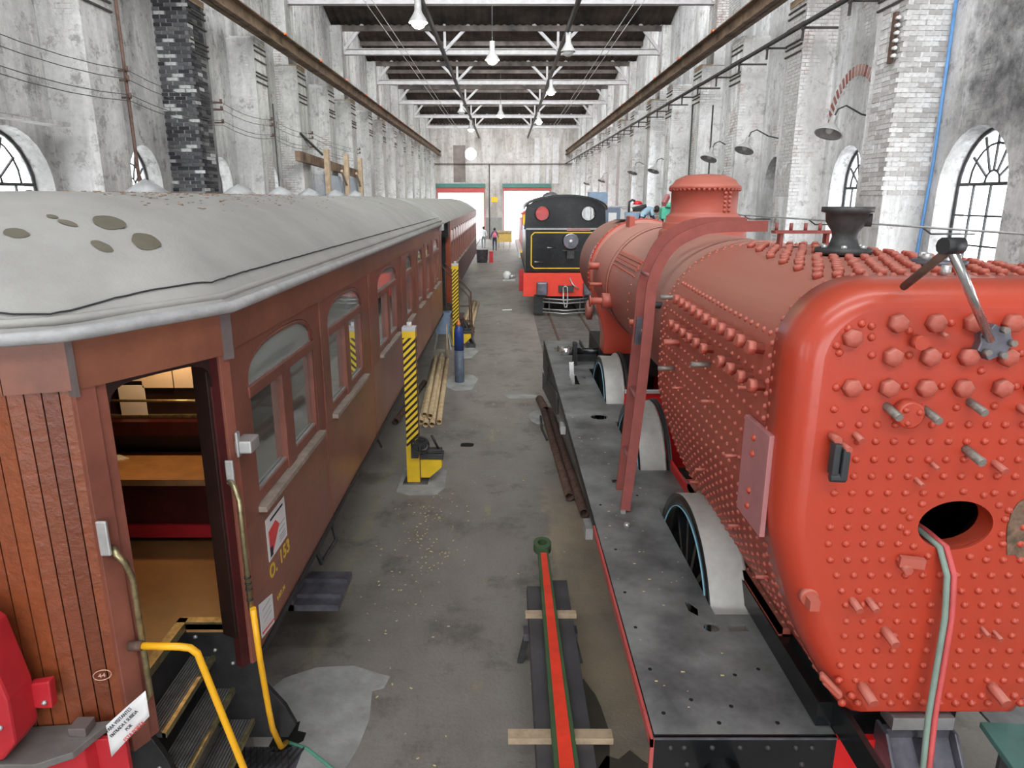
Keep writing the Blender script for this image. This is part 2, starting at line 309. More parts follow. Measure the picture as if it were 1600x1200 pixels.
    def build(s, name, m, parent=None, bevel=0, origin=None):
        if isinstance(m, str): m = M[m]
        if origin is None:
            if parent: origin = WP[parent.name]
            else:
                xs = [v[0] for v in s.v]; ys = [v[1] for v in s.v]; zs = [v[2] for v in s.v]
                origin = ((min(xs)+max(xs))/2, (min(ys)+max(ys))/2, min(zs))
        o = bpy.data.objects.new(name, s.mesh(name, m, origin)); COL.objects.link(o)
        if parent: o.parent = parent; o.location = Vector(origin)-Vector(WP[parent.name])
        else: o.location = origin
        WP[o.name] = tuple(origin)
        if bevel:
            md = o.modifiers.new('bevel', 'BEVEL'); md.width = bevel; md.segments = 2; md.limit_method = 'ANGLE'; md.angle_limit = .6
        return o
def tag(o, label, cat, group=None, kind=None):
    if label: o['label'] = label
    if cat: o['category'] = cat
    if group: o['group'] = group
    if kind: o['kind'] = kind
    return o
def empty(name, loc, label, cat, group=None, kind=None):
    o = bpy.data.objects.new(name, None); COL.objects.link(o); o.location = loc; o.empty_display_size = .2; WP[o.name] = tuple(loc)
    return tag(o, label, cat, group, kind)
def struct(o, label=None):
    o['kind'] = 'structure'
    if label: o['label'] = label
    return o
def B(x0, x1, y0, y1, z0, z1): return MB().box(x0, x1, y0, y1, z0, z1)
def inst(mesh, name, parent, pos, rot=(0, 0, 0), scale=None, mtx=None):
    o = bpy.data.objects.new(name, mesh); COL.objects.link(o); o.parent = parent; p = Vector(pos)-Vector(WP[parent.name])
    if mtx is not None: o.matrix_local = Matrix.Translation(p) @ mtx.to_4x4()
    else: o.location = p; o.rotation_euler = rot
    if scale: o.scale = scale
    WP[o.name] = tuple(pos); return o
def copy_tree(o, loc, label=None, parent=None):
    c = o.copy(); COL.objects.link(c)
    if parent: c.parent = parent
    else: c.location = loc; c['label'] = label
    for ch in list(o.children): copy_tree(ch, None, None, c)
    return c
def cut(o, cutter):
    cm = bpy.data.objects.new('cutter', cutter.mesh('cutter', None, tuple(o.matrix_basis.translation if not o.parent else WP[o.name]))); COL.objects.link(cm)
    if o.parent: cm.location = WP[o.name]; cm.location = WP[o.name]
    else: cm.location = o.location
    md = o.modifiers.new('cut', 'BOOLEAN'); md.operation = 'DIFFERENCE'; md.solver = 'EXACT'; md.object = cm
    bpy.context.view_layer.update()
    dg = bpy.context.evaluated_depsgraph_get(); me = bpy.data.meshes.new_from_object(o.evaluated_get(dg)); o.modifiers.clear(); old = o.data; o.data = me; me.name = old.name
    bpy.data.objects.remove(cm)
def text(s, size, m, name, parent, mtx, pos, align='CENTER', extr=.0012, bold=0, space=1):
    c = bpy.data.curves.new('t', 'FONT'); c.body = s; c.size = size; c.align_x = align; c.align_y = 'CENTER'; c.extrude = extr; c.resolution_u = 3; c.offset = bold; c.space_character = space
    o = bpy.data.objects.new('t', c); COL.objects.link(o); bpy.context.view_layer.update()
    me = bpy.data.meshes.new_from_object(o.evaluated_get(bpy.context.evaluated_depsgraph_get())); bpy.data.objects.remove(o)
    me.materials.clear(); me.materials.append(M[m]); me.name = name
    return inst(me, name, parent, pos, mtx=mtx)
def orient(n, up=(0, 0, 1)):
    """matrix whose Z is n"""
    n = Vector(n).normalized(); x = Vector(up).cross(n)
    if x.length < .01: x = Vector((1, 0, 0))
    x.normalize(); y = n.cross(x); return Matrix((x, y, n)).transposed()
def rivet_mb(r=.017, n=8): return MB().lathe([(r, -.004), (r, .002), (r*.75, .6*r), (r*.3, .85*r)], (0, 0, 0), 'z', n)
def raw(mb, name, m): return mb.mesh(name, M[m], (0, 0, 0))
def stuff_on(mb_unit, places):
    """join many copies of one small solid, each at (pos, normal, scale)"""
    out = MB()
    for p, n, sc in places:
        R = orient(n); out.add([Vector(p)+R@(Vector(v)*sc) for v in mb_unit.v], mb_unit.f, True)
    return out
# ---------------------------------------------------------------- the hall
XL, XR = -7.3, 6.95; Y0, Y1 = -10.0, 71.6
fl = struct(B(XL-1, XR+1, Y0-1, Y1+.6, -.3, 0).build('floor', 'floor'), 'dark oil-stained concrete floor of the long workshop')
def flat_patch(pts, z, name, m, label=None):
    o = MB().prism(pts, 'z', -.01, z).build(name, m, fl); 
    if label: o['label'] = label
    return o
def blob(cx, cy, rx, ry, n=26, j=.1, seed=1):
    r = random.Random(seed); return [(cx+rx*(1+r.uniform(-j, j))*math.cos(2*PI*k/n), cy+ry*(1+r.uniform(-j, j))*math.sin(2*PI*k/n)) for k in range(n)]
pt = flat_patch([(-1.75, 4.0), (-1.9, 4.35), (-1.98, 4.75), (-1.86, 4.98), (-1.62, 5.12), (-1.3, 5.14), (-1.1, 5.05), (-.97, 5.0), (-1.0, 4.86), (-1.09, 4.83), (-1.05, 4.5), (-1.08, 4.2), (-1.15, 3.95), (-1.2, 3.6), (-1.7, 3.6)], .006, 'concrete_patch', 'patch', 'pale grey mended patch by the carriage steps')
flat_patch([(-1.74, 4.2), (-1.72, 4.5), (-1.66, 4.56), (-1.62, 4.46), (-1.58, 4.48), (-1.57, 4.38), (-1.5, 4.36), (-1.5, 4.28), (-1.6, 4.2), (-1.67, 4.16)], .009, 'hole', 'hole_shade', 'ragged black hole painted flat on the pale patch')  # flat black polygon, the shade of a hole put into colour
flat_patch([(-1.5, 8.82), (-1.5, 9.7), (-1.1, 9.8), (-.86, 9.6), (-.84, 8.95), (-.95, 8.72), (-1.3, 8.7)], .006, 'concrete_patch', 'patch')
flat_patch([(-1.05, 14.0), (-.7, 14.1), (-.6, 15.0), (-.75, 15.4), (-1.2, 15.3), (-1.4, 14.5)], .006, 'concrete_patch', 'patch')
flat_patch([(-1.2, 17.0), (-.85, 17.1), (-.7, 17.9), (-.85, 18.4), (-1.3, 18.2)], .006, 'concrete_patch', 'patch')
flat_patch(blob(-.62, 10.7, .13, .1, 8, .2), .004, 'hole', 'hole_shade'); flat_patch(blob(.78, 12.2, .32, .5, 14, .15, 3), .004, 'concrete_patch', 'patch'); flat_patch(blob(.33, 13.6, .4, .16, 12, .3, 4), .004, 'concrete_patch', 'patch')  # the small black blob is painted hole shade, nothing is cut
flat_patch(blob(.66, 4.4, .13, .55, 16, .2, 9), .004, 'oil_stain', mat('wet oil film', (.10, .09, .07), .3)); flat_patch(blob(.86, 3.75, .3, .4, 18, .22, 11), .004, 'oil_stain', bpy.data.materials['wet oil film'])
for tx in (2.06, -3.0):
    for sx in (-.53, .53):
        MB().box(tx+sx-.033, tx+sx+.033, 3 if tx > 0 else 2, 71, -.01, .035).build('rail', 'rust', fl)
MB().box(1.0, 3.1, 12.9, 23.6, -.01, .012).build('timber_apron', mat('worn grey timber apron', (.15, .145, .13), .6, 0, .3, 3, .2, 20), fl)
def sawtooth(z0):
    p = [(Y0, z0), (Y1, z0)]
    prev = Y1; p.append((Y1, 10.95+.1)); 
    for t in reversed(TRUSS_Y):
        p.append((t+.001, 13.65)); p.append((t, 10.9))
    p.append((Y0, 10.9+.2)); return p
def flatx(poly, x): return MB().add([(x, a, b) for a, b in poly], [tuple(range(len(poly)))])
def arch_poly(y, hw, z0, zs, z1, n=12):
    return [(y-hw, z0), (y+hw, z0)]+[(y+hw*math.cos(PI*k/n), zs+(z1-zs)*math.sin(PI*k/n)) for k in range(n+1)]
WIN = [10.75+BAY*k for k in range(15)]
def whw(y, side): return (.92 if side == 'left' else .8) if y < 11 else .66
for side, X, sg, wm, pm in (('left', XL, -1, 'wall_l', 'pier_l'), ('right', XR, 1, 'wall_r', 'pier_r')):
    w = struct(MB().prism(sawtooth(0), 'x', X, X+sg*.5).build('wall_'+side, wm), 'tall plastered brick wall on the '+side+' with arched windows')
    cm = MB()
    for y in WIN+[10.75-BAY*k for k in range(1, 5)]:
        if y in WIN[8:] : pass
        cm.prism(arch_poly(y, whw(y, side), 2.3, 4.2 if y > 11 else 4.05, 4.95), 'x', X-.6, X+.6)
    cut(w, cm)
    xi = X-sg*.0
    # piers, ties and the bricks that can be told apart
    tie = raw(MB().box(-.02, .02, -.44, .44, -.016, .016), 'tie_bar', 'darkbar')
    face = -6.6 if side == 'left' else 6.25; up = -6.85 if side == 'left' else 6.6
    k = -5
    for i in range(-5, 15):
        py = 12.35+BAY*i
        sooty = side == 'left' and i == 1
        if i == -1 and side == 'right': continue
        MB().box(min(X, face), max(X, face), py-.5, py+.42, 0, 7.97).build('pier', 'soot_brick' if sooty else pm, w, .01)
        if (i % 2): MB().box(min(X, up), max(X, up), py-.45, py+.45, 8.0, 10.9).build('pier', pm, w)
        MB().box(min(X, face-sg*.02), max(X, face-sg*.02), py-.42, py+.42, 7.9, 8.03).build('corbel', 'wood_raw' if i % 2 else pm, w)
        if i >= 0:
            for z in (7.8, 7.68, 7.47, 7.15, 7.06, 6.92): inst(tie, 'tie_bar', w, (face-sg*.01, py, z))
    # individual bricks standing slightly proud of the joints
    bf = raw(MB().box(-.009, .004, -.12, .12, -.0325, .0325), 'brick', 'brick_white' if side == 'right' else 'brick_soot')
    rnd = random.Random(3)
    if side == 'right':
        ab = raw(MB().box(-.012, .004, -.035, .035, -.1, .1), 'arch_brick', 'brick_red')
        for q in range(22):
            t = math.radians(22+6.6*q); a_, b_ = 14.75+1.12*math.cos(t), 5.0+1.35*math.sin(t)
            inst(ab, 'arch_brick', w, (XR, a_, b_), mtx=Matrix.Rotation(-math.atan2(math.cos(t)*1.12, math.sin(t)*1.35), 3, 'X'))
    cnt = 0; rest = MB()
    spots = []
    if side == 'right':
        areas = [('f', 12.35, 4.0, 8.0), ('c', 12.35, 4.0, 7.9), ('f', 16.3, 4.0, 7.9)]
    else: areas = [('f', 16.3, 4.1, 7.95), ('c', 16.3, 4.1, 7.95)]
    for kind, py, z0, z1 in areas:
        z = z0; row = 0
        while z < z1:
            if kind == 'f':
                a = -.38 if row % 2 else -.5+.13
                while a < .33:
                    if rnd.random() < .9: spots.append((face-sg*.004*0, py+a, z, 0))
                    a += .25
            else:
                a = .06 if row % 2 else .18
                while a < abs(X-face)-.02:
                    spots.append((face+sg*a, py-.5, z, 1)); a += .25
            z += .075; row += 1
    for j, (bx, by, bz, c) in enumerate(spots):
        if j < 300: inst(bf, 'brick', w, (bx, by, bz), (0, 0, (0 if sg > 0 else PI) if c == 0 else PI/2), (1+rnd.uniform(-.3, .6), 1 if c == 0 else .9, 1))
        else:
            if c == 0: rest.box(bx-.008, bx+.008, by-.12, by+.12, bz-.032, bz+.032)
            else: rest.box(bx-.11, bx+.11, by-.008, by+.008, bz-.032, bz+.032)
    if rest.v: rest.build('brickwork', 'soot_brick' if side == 'left' else mat('limewashed brickwork', (.62, .6, .58), .9, 0, .25, 14), w)['kind'] = 'stuff'
    # windows
    for j, y in enumerate(WIN):
        o = X+sg*.32
        wn = empty('window_%d' % (j+1 if side == 'left' else j+16), (o, y, 2.3), 'arched iron-framed window number %d from the near end of the %s wall' % (j+1, side), None, None, 'structure')
        fr = MB(); hw = whw(y, side)-.02; zs, z1 = (4.2 if y > 11 else 4.05), 4.93
        arc = [(y+hw*math.cos(PI*t/14), zs+(z1-zs)*math.sin(PI*t/14)) for t in range(15)]
        path = [(o, y+hw, 2.32)]+[(o, a, c) for a, c in arc]+[(o, y-hw, 2.32), (o, y+hw, 2.32)]
        fr.tube(path, .03, 4); fr.build('window_frame', 'iron', wn)
        if j < 8:
            br = MB()
            for zz in (2.75, 3.2, 3.65, 4.12): br.beam((o, y-hw, zz), (o, y+hw, zz), .025, .028 if zz < 4 else .05)
            for a in (-hw/2, 0, hw/2): br.beam((o, y+a, 2.32), (o, y+a, 4.12), .028, .03, (1, 0, 0))
            for r in (.16, hw*.66): br.tube([(o, y+r*math.cos(PI*t/10), 4.14+r*1.1*math.sin(PI*t/10)) for t in range(11)], .018, 4)
            for t in (30, 60, 90, 120, 150): br.beam((o, y+.16*math.cos(math.radians(t)), 4.14+.17*math.sin(math.radians(t))), (o, y+.58*math.cos(math.radians(t)), 4.14+.76*math.sin(math.radians(t))), .026, .028, (1, 0, 0))
            br.build('glazing_bars', 'iron', wn)
        if j < 2:
            pn = raw(MB().add([(0, -.14, -.2), (0, .14, -.2), (0, .14, .2), (0, -.14, .2)], [(0, 1, 2, 3)]), 'pane', 'glass_hall')
            for a in (-hw*.75, -hw*.25, hw*.25, hw*.75):
                for zz in (2.53, 2.98, 3.43, 3.88):
                    if side == 'right' and j == 0 and (round(a/hw, 2), zz) in ((-.25, 2.98), (.25, 3.88)): continue     # panes missing in the photograph
                    inst(pn, 'pane', wn, (o, y+a, zz), scale=(1, hw/.6, 1))
            flatx(arch_poly(y, hw-.02, 4.12, zs if zs > 4.12 else 4.13, 4.9), o).build('fanlight_pane', 'glass_hall', wn)
        elif side == 'right' and j in (2, 3, 4):
            MB().prism(arch_poly(y, hw-.02, 2.35, zs, 4.9), 'x', o-.002, o+.002).build('boarded_pane', mat('grimy window board', (.25, .24, .23), .7, 0, .3, 6), wn)
        else: flatx(arch_poly(y, hw-.02, 2.35, zs, 4.9), o).build('pane', 'glass_hall', wn)
# end walls
far = struct(MB().box(XL, XR, Y1, Y1+.5, 0, 13.7).build('wall_far', 'wall_far'), 'stained plaster end wall above the two big doorways')
c = MB().box(-6.75, -2.05, Y1-.2, Y1+.8, -.2, 5.05).box(-.15, 4.5, Y1-.2, Y1+.8, -.2, 4.95).lathe([(.58, -.3), (.58, .8)], (-3.4, Y1, 8.2), 'y', 28); cut(far, c)
near = struct(MB().box(XL, XR, Y0-.5, Y0, 0, 12).build('wall_near', 'wall_far'), 'end wall behind the viewer with two open doorways')
cut(near, MB().box(-5.5, -.6, Y0-.8, Y0+.3, -.2, 5.2).box(.3, 5.2, Y0-.8, Y0+.3, -.2, 5.2))
for n, (a, bb) in enumerate(((-6.75, -2.05), (-.15, 4.5))):
    d = empty('door_%d' % (n+1), ((a+bb)/2, Y1-.1, 0), ('left' if n == 0 else 'right')+' big doorway in the far wall with red header and teal beam', None, None, 'structure')
    MB().box(a-.1, bb+.1, Y1-.2, Y1-.02, 5.0, 5.38).build('door_beam', 'teal', d); MB().box(a, bb, Y1-.12, Y1-.02, 4.5 if n == 0 else 4.65, 5.0).build('door_header', 'doorred', d)
    MB().box(bb-.08, bb+.03, Y1-.15, Y1, 0, 5).build('door_jamb', 'doorred', d); MB().box(a-.03, a+.08, Y1-.15, Y1, 0, 5).build('door_jamb', 'doorred', d)
st = MB().box(.25+2.0, 2.55, Y1-.03, Y1-.005, 5.4, 9.6)
for x0, x1 in ((2.9, 3.4), (4.1, 4.35), (4.7, 5.3)): MB().box(x0, x1, Y1-.012, Y1+.01, 5.4, 9.7).build('lime_streak', 'girder', far)
MB().box(-5.1, -3.9, Y1-.012, Y1+.01, 5.5, 9.0).build('damp_stain', mat('brown damp stain', (.24, .2, .18), .9, 0, .3, .7), far)
MB().box(-1.95, -.3, Y1-.02, Y1+.01, 0, 2.1).build('grey_dado', mat('grey dado paint', (.3, .3, .28), .8), far)
MB().box(-1.35, -.75, Y1-.03, Y1, 3.6, 4.1).build('notice_board', 'yellow', far)
MB().tube([(XL+.1, Y1-.15, 7.25), (XR-.1, Y1-.15, 7.25)], .04, 6).build('wall_pipe', 'rust', far); MB().tube([(-1.55, Y1-.15, 0), (-1.55, Y1-.15, 7.2)], .05, 6).build('drop_pipe', 'iron', far)
# bright yard outside
struct(B(-60, 60, Y1+.6, 160, -.35, -.05).build('yard_floor', 'outside'), 'sunlit concrete yard outside the far doorways')
o = MB().box(-6.2, -3.7, 82, 86, -.05, 3.5).build('outbuilding', mat('pale blue shed', (.25, .35, .55), .8)); tag(o, 'blue shed standing in the yard beyond the left doorway', 'shed')
# ceiling: sawtooth roof, sheets, purlins
ce = struct(empty('ceiling', (0, 0, 10.9), 'dark sawtooth roof of corrugated sheets on steel purlins', None))
ys = [Y0+.0]+TRUSS_Y+[Y1]
for i in range(len(TRUSS_Y)):
    ya = TRUSS_Y[i]; yb = TRUSS_Y[i+1] if i+1 < len(TRUSS_Y) else Y1
    if yb-ya < 1: continue
    sl = (10.95-13.6)/(2*BAY)
    nx = 92; xs = [XL-.2+(XR-XL+.4)*k/nx for k in range(nx+1)]
    fn = lambda u, v: (XL-.2+(XR-XL+.4)*u, ya+.05+(yb-ya)*v, 13.6+sl*((yb-ya)*v)+(.03 if round(u*nx) % 2 else -.03))
    MB().grid(fn, nx, 2, False).build('roof_sheet', 'sheet', ce)
    for k in range(6):
        v = (k+.5)/6 if k < 5 else .985; y = ya+(yb-ya)*v; z = 13.6+sl*(yb-ya)*v-.16
        MB().box(XL, XR, y-.05, y+.05, z-.1, z+.1).build('purlin', 'purlin', ce)
    g = MB()
    for k in range(19): x = XL+(XR-XL)*k/18; g.box(x-.025, x+.025, ya-.02, ya+.02, 11.0, 13.6)
    g.box(XL, XR, ya-.03, ya+.03, 12.25, 12.3); g.box(XL, XR, ya-.06, ya+.06, 10.85, 11.05); g.build('glazing_bars', 'purlin', ce)
MB().grid(lambda u, v: (XL-.2+(XR-XL+.4)*u, Y0-.5+(TRUSS_Y[0]-Y0+.5)*v, 11.2), 1, 1, False).build('roof_sheet', 'sheet', ce)
# roof trusses
tn = ['nearest', 'second', 'third', 'fourth', 'fifth', 'sixth']
for i, ty in enumerate([t for t in TRUSS_Y if t > 20][:6]):
    t = empty('roof_truss', (-.15, ty, 9.95), 'pale grey steel roof truss across the hall, %s of the six in view' % tn[i], 'truss', 'trusses across the hall')
    def chord(z, h, a=-6.9, bb=6.6):
        return MB().box(a, bb, ty-.12, ty+.12, z-h/2, z-h/2+.02).box(a, bb, ty-.12, ty+.12, z+h/2-.02, z+h/2).box(a, bb, ty-.015, ty+.015, z-h/2, z+h/2)
    chord(9.95, .24).build('bottom_chord', 'girder', t); chord(12.3, .16, -5.0, 4.7).build('top_chord', 'girder', t)
    for a, z0, bb, z1 in ((-2.55, 10.0, -4.9, 12.3), (-2.55, 10, -.15, 12.3), (2.25, 10, -.15, 12.3), (2.25, 10, 4.6, 12.3), (-6.85, 10, -4.9, 12.3), (6.55, 10, 4.6, 12.3)):
        MB().beam((a, ty-.03, z0), (bb, ty-.03, z1), .12, .14, (0, 1, 0)).build('diagonal', 'girder', t)
    for a in (-2.55, 2.25): MB().beam((a, ty-.03, 10), (a, ty-.03, 12.3), .1, .12, (0, 1, 0)).build('vertical', 'girder', t)
    for a in (-6.87, 6.57): MB().beam((a, ty-.03, 9.9), (a, ty-.03, 11.0), .1, .1, (0, 1, 0)).build('end_post', 'girder', t)
for i, x in enumerate((-2.55, 2.25)):
    o = MB().box(x-.05, x+.05, 12, Y1, 9.66, 9.86).build('longitudinal_tie', 'darkbar'); tag(o, 'long black tie bar under the trusses on the %s of the hall' % ('left' if i == 0 else 'right'), 'beam', 'tie bars under the trusses')
# crane runway beams
for side, x, z in (('left', -6.42, 8.05), ('right', 6.08, 8.13)):
    o = empty('crane_beam', (x, 30, z), 'rusty brown crane runway beam on the piers of the %s wall' % side, 'beam', 'crane runway beams')
    MB().box(x-.16, x+.16, Y0, Y1, z, z+.03).box(x-.16, x+.16, Y0, Y1, z+.36, z+.39).box(x-.012, x+.012, Y0, Y1, z, z+.38).build('girder', 'rail_rust', o)
    MB().box(x-.035, x+.035, Y0, Y1, z+.39, z+.46).build('crane_rail', 'rust', o)
    cl = raw(MB().box(-.03, .03, -.1, .1, 0, .05), 'rail_clip', 'orange')
    for k in range(14): inst(cl, 'rail_clip', o, (x+(.17 if side == 'left' else -.17), 14.3+BAY*k-.6, z+.36))
# service pipe and brackets on the right wall
o = empty('wall_shaft', (6.0, 30, 7.2), 'long thin dark pipe on bracket arms high along the right wall', 'pipe')
MB().tube([(6.02, Y0, 7.3), (6.02, Y1, 7.3)], .05, 8).build('pipe', 'darkbar', o)
bk = raw(MB().beam((0, 0, -.06), (.7, 0, -.06), .04, .04).beam((0, 0, -.3), (0, 0, -.04), .04, .04).beam((0, 0, 0), (0, 0, -.1), .1, .05), 'bracket', 'darkbar')
for k in range(28): inst(bk, 'bracket', o, (6.02, 9.4+BAY/2*k, 7.3))
o = empty('wall_handrail', (6.3, 20, 3.45), 'thin grey horizontal pipe along the right wall at window height', 'pipe')
MB().tube([(6.15, 5, 3.5), (6.15, 40, 3.5)], .018, 6).build('pipe', 'steel', o)
for k in range(9): MB().tube([(6.15, 6.5+BAY*k, 3.5), (6.3, 6.5+BAY*k, 3.4), (6.95, 6.5+BAY*k, 3.4)], .015, 5).build('bracket', 'iron', o)
# wall lamps
def wall_lamp(x, y, z, lab, r=.24):
    o = empty('wall_lamp', (x, y, z), lab, 'lamp', 'gooseneck lamps on the right wall')
    d = Vector((-.35, -.25, -1)).normalized(); c = Vector((x, y, z))
    R = orient(d); s = MB()
    prof = [(.05, -.3), (.06, -.16), (.1, -.12), (r*.75, -.04), (r, .03), (r, .045), (r*.9, .03)]
    s.rings([[c+R@Vector((q*math.cos(2*PI*k/20), q*math.sin(2*PI*k/20), h)) for k in range(20)] for q, h in prof], caps=False); s.build('lamp_shade', 'lampshade', o)
    s = MB(); s.sphere(c-d*.03, .07, 10, 6); s.build('bulb', 'white', o)
    top = c-d*.28
    MB().tube([top, top+Vector((.06, 0, .14)), top+Vector((.2, 0, .2)), top+Vector((.36, 0, .12)), top+Vector((.5, 0, .05)), (min(XR-.02, top.x+.9), y, z+.22)], .016, 6).build('gooseneck', 'iron', o)
for x, y, z, lab in ((5.9, 13.35, 5.08, 'grey gooseneck lamp nearest the viewer, beside the white plaster arch'), (5.95, 18.1, 5.1, 'grey gooseneck lamp left of the nearest one, below the long pipe'),
                     (5.9, 21.0, 5.05, 'grey gooseneck lamp hanging just above the left of the dome'), (5.9, 28.7, 5.0, 'grey gooseneck lamp just left of the boiler dome'),
                     (5.9, 33.4, 5.1, 'small gooseneck lamp further along the right wall, fifth from the viewer'), (5.9, 44, 5.0, 'tiny gooseneck lamp, sixth along the right wall'), (5.9, 52, 5.0, 'tiny gooseneck lamp, seventh and farthest along the right wall')):
    wall_lamp(x, y, z, lab)
# pendant lamps
def pendant(x, y, z, lit, lab, k=1):
    o = empty('pendant_lamp', (x, y, z), lab, 'lamp', 'pendant lamps')
    MB().lathe([(.1*k, .62*k), (.1*k, .3*k), (.12*k, .24*k), (.26*k, .02), (.27*k, -.02)], (x, y, z), 'z', 20, False).build('lamp_shade', 'lampshade', o)
    MB().sphere((x, y, z-.02), .2*k, 14, 8, (1, 1, .8)).build('bulb', 'bulb' if lit else 'white', o)
    MB().tube([(x, y, z+.6*k), (x, y, 9.66 if abs(abs(x+.15)-2.4) < .3 else 13.6-.335*((y-24.2)%7.9)-.1)], .015, 5).build('cord', 'wire', o)
pendant(-2.55, 22.4, 8.93, True, 'brightly lit bell pendant lamp at top left of the trusses', 1.05)
pendant(-.47, 27.9, 8.9, True, 'greenish lit pendant lamp at the centre between the first trusses')
pendant(2.28, 27.2, 9.05, False, 'unlit white pendant lamp right of centre near the second truss')
pendant(2.25, 36.3, 8.95, True, 'lit pendant lamp right of centre below the third truss', .9)
pendant(-.27, 46, 8.95, True, 'small lit pendant lamp at the centre far down the hall', 1)
pendant(-2.6, 44, 8.9, False, 'white pendant lamp left of centre far down the hall', .9)
pendant(2.3, 50, 8.95, True, 'small pendant lamp right of centre, farthest right one')
pendant(-2.55, 55, 8.95, True, 'tiny pendant lamp left of centre, farthest left one')
for i, (x, ln) in enumerate(((-4.3, 'left'), (4.0, 'right'))):
    o = empty('bus_wire', (x, 30, 9.3), 'pair of thin trolley wires running below the roof on the %s' % ln, 'wire', 'trolley wires below the roof')
    for dx in (0, .25): MB().tube([(x+dx, 14, 9.75), (x+dx, Y1, 9.75)], .014, 4).build('wire', 'girder', o)
# left wall wires, pipes
o = empty('wall_wiring', (-7.0, 14, 5.5), 'old bare wires strung on insulator brackets along the left wall', 'wires')
stn = [4, 8.35, 12.9, 17, 20.6, 24.8, 32.7]
for k, z in enumerate((6.05, 5.9, 5.65, 5.55)):
    pth = []
    for a, bb in zip(stn[:-1], stn[1:]):
        for q in range(5): t = q/5; pth.append((-6.52, a+(bb-a)*t, z-.22*4*t*(1-t)*.5))
    MB().tube(pth, .007, 4).build('wire', 'wire', o)
for y in stn[1:]:
    for z in (6.05, 5.9, 5.62): MB().box(-6.85, -6.5, y-.02, y+.02, z-.03, z).cyl((-6.52, y, z-.03), (-6.52, y, z+.06), .03, 8).build('insulator', 'rust', o)
for y, x, r, lab, m in ((12.92, -6.56, .03, 'brown drain pipe down the left wall behind the carriage', 'rust'), (20.9, -6.56, .02, 'thin dark conduit on the third pier of the left wall', 'iron'), (29.0, -7.2, .03, 'thin dark conduit on the left wall beside the timber frame', 'iron')):
    o = MB().tube([(x, y, 1), (x, y, 8 if r > .02 else 6.5)], r, 8).build('wall_conduit', m); tag(o, lab, 'pipe')
for y, x, z1, lab, m in ((9.85, 6.9, 6.9, 'blue hose hanging down the right wall beside the nearest window', 'blue_pipe'), (22.0, 6.2, 6.6, 'dark vertical pipe on the right wall left of the dome', 'iron'), (24.4, 6.2, 6.9, 'tall dark pipe rising beside the fourth right pier', 'iron'), (29.9, 6.6, 6.0, 'dark conduit far along the right wall', 'iron')):
    y = 11.7 if m == 'blue_pipe' else y
    o = MB().tube([(x, y, 1.5), (x, y+.05, 3), (x, y-.02, 4.5), (x, y+.03, z1)], .025, 6).build('wall_conduit', m); tag(o, lab, 'pipe')
o = empty('insulator_rack', (6.9, 12.9, 6.0), 'rusty vertical rack of white insulators high on the right wall', 'rack')
MB().box(6.15, 6.2, 12.0, 12.1, 6.0, 6.75).build('plank', 'rust', o)
for k in range(6): MB().cyl((6.17, 11.92, 6.1+.11*k), (6.17, 12.0, 6.1+.11*k), .03, 8).build('insulator', 'white', o)
MB().box(6.9, 6.96, 9.3, 10.0, 6.2, 6.24).build('iron_arm', 'darkbar', bpy.data.objects['wall_right'])
# small plaster details: lintel over left window
o = MB().beam((-6.95, 9.0, 5.02), (-6.95, 11.5, 5.02), .3, .06).build('window_ledge', 'pier_l'); tag(o, 'thin plaster ledge over the nearest left window', 'ledge')
# timber frame on left wall
o = empty('timber_frame', (-6.5, 28, 0), 'rough timber frame with pale blue panels on the left wall', 'frame')
MB().beam((-6.45, 22.6, 5.2), (-6.45, 31.8, 4.95), .15, .3).build('header', 'rail_rust', o)
for y in (25.6, 28.7, 31.4): MB().box(-6.36, -6.2, y-.12, y+.12, 0, 5.6).build('post', 'wood_raw', o)
for y in (25.6, 28.7): MB().box(-6.5, -6.46, y+.15, y+2.8, 0, 4.75).build('panel', mat('pale blue board', (.42, .47, .55), .7), o)
for y in (28.7, 31.4): MB().beam((-6.28, y-.9, 4.95), (-6.28, y, 4.4), .08, .1).build('brace', 'wood_raw', o)
MB().beam((-6.6, 23.6, 5.95), (-6.4, 25.5, 5.4), .05, .06).build('stay', 'darkbar', o)
# ---------------------------------------------------------------- near carriage
CX = -3.0; SX = -1.62
ca = empty('railway_carriage', (CX, 10.5, 0), 'varnished wooden railway carriage with arched windows and grey canvas roof, open door and steps', 'carriage')
A_ = Vector((SX, 3.93, 0)); B_ = Vector((-2.03, 3.15, 0))
def lerp(t, z=0): p = B_+(A_-B_)*t; return Vector((p.x, p.y, z))
YE = 17.97
MB().box(SX-.05, SX, 3.93, YE, 1.0, 1.9).build('lower_panel', 'red_pine', ca, .006)
for y in (5.95, 8.25, 10.9, 12.6, 15.2): MB().box(SX, SX+.006, y-.012, y+.012, 1.0, 1.9).build('panel_joint', 'post_wood', ca)
us = MB().box(SX-.06, SX, 3.93, YE, 1.9, 3.06).build('window_panel', 'post_wood', ca)
wins = [(4.2, 5.73, 1), (6.22, 7.76, 1), (8.78, 10.4, 1), (11.4, 12.12, 0), (13.0, 13.72, 0), (14.35, 15.0, 0), (15.85, 17.1, 1)]
def arch_top(a, b, z0, zs, z1, n=12, p=.75):
    c = (a+b)/2; h = (b-a)/2
    return [(a, z0), (b, z0)]+[(c+h*math.copysign(abs(math.cos(PI*k/n))**p, math.cos(PI*k/n)), zs+(z1-zs)*math.sin(PI*k/n)**p) for k in range(n+1)]
cm = MB()
for a, b, w in wins: cm.prism(arch_top(a, b, 1.93, 2.74, 3.01), 'x', SX-.3, SX+.2)
cut(us, cm)
MB().box(SX-.06, SX+.012, 3.95, YE, 3.04, 3.29).build('letterboard', 'fascia', ca, .004)
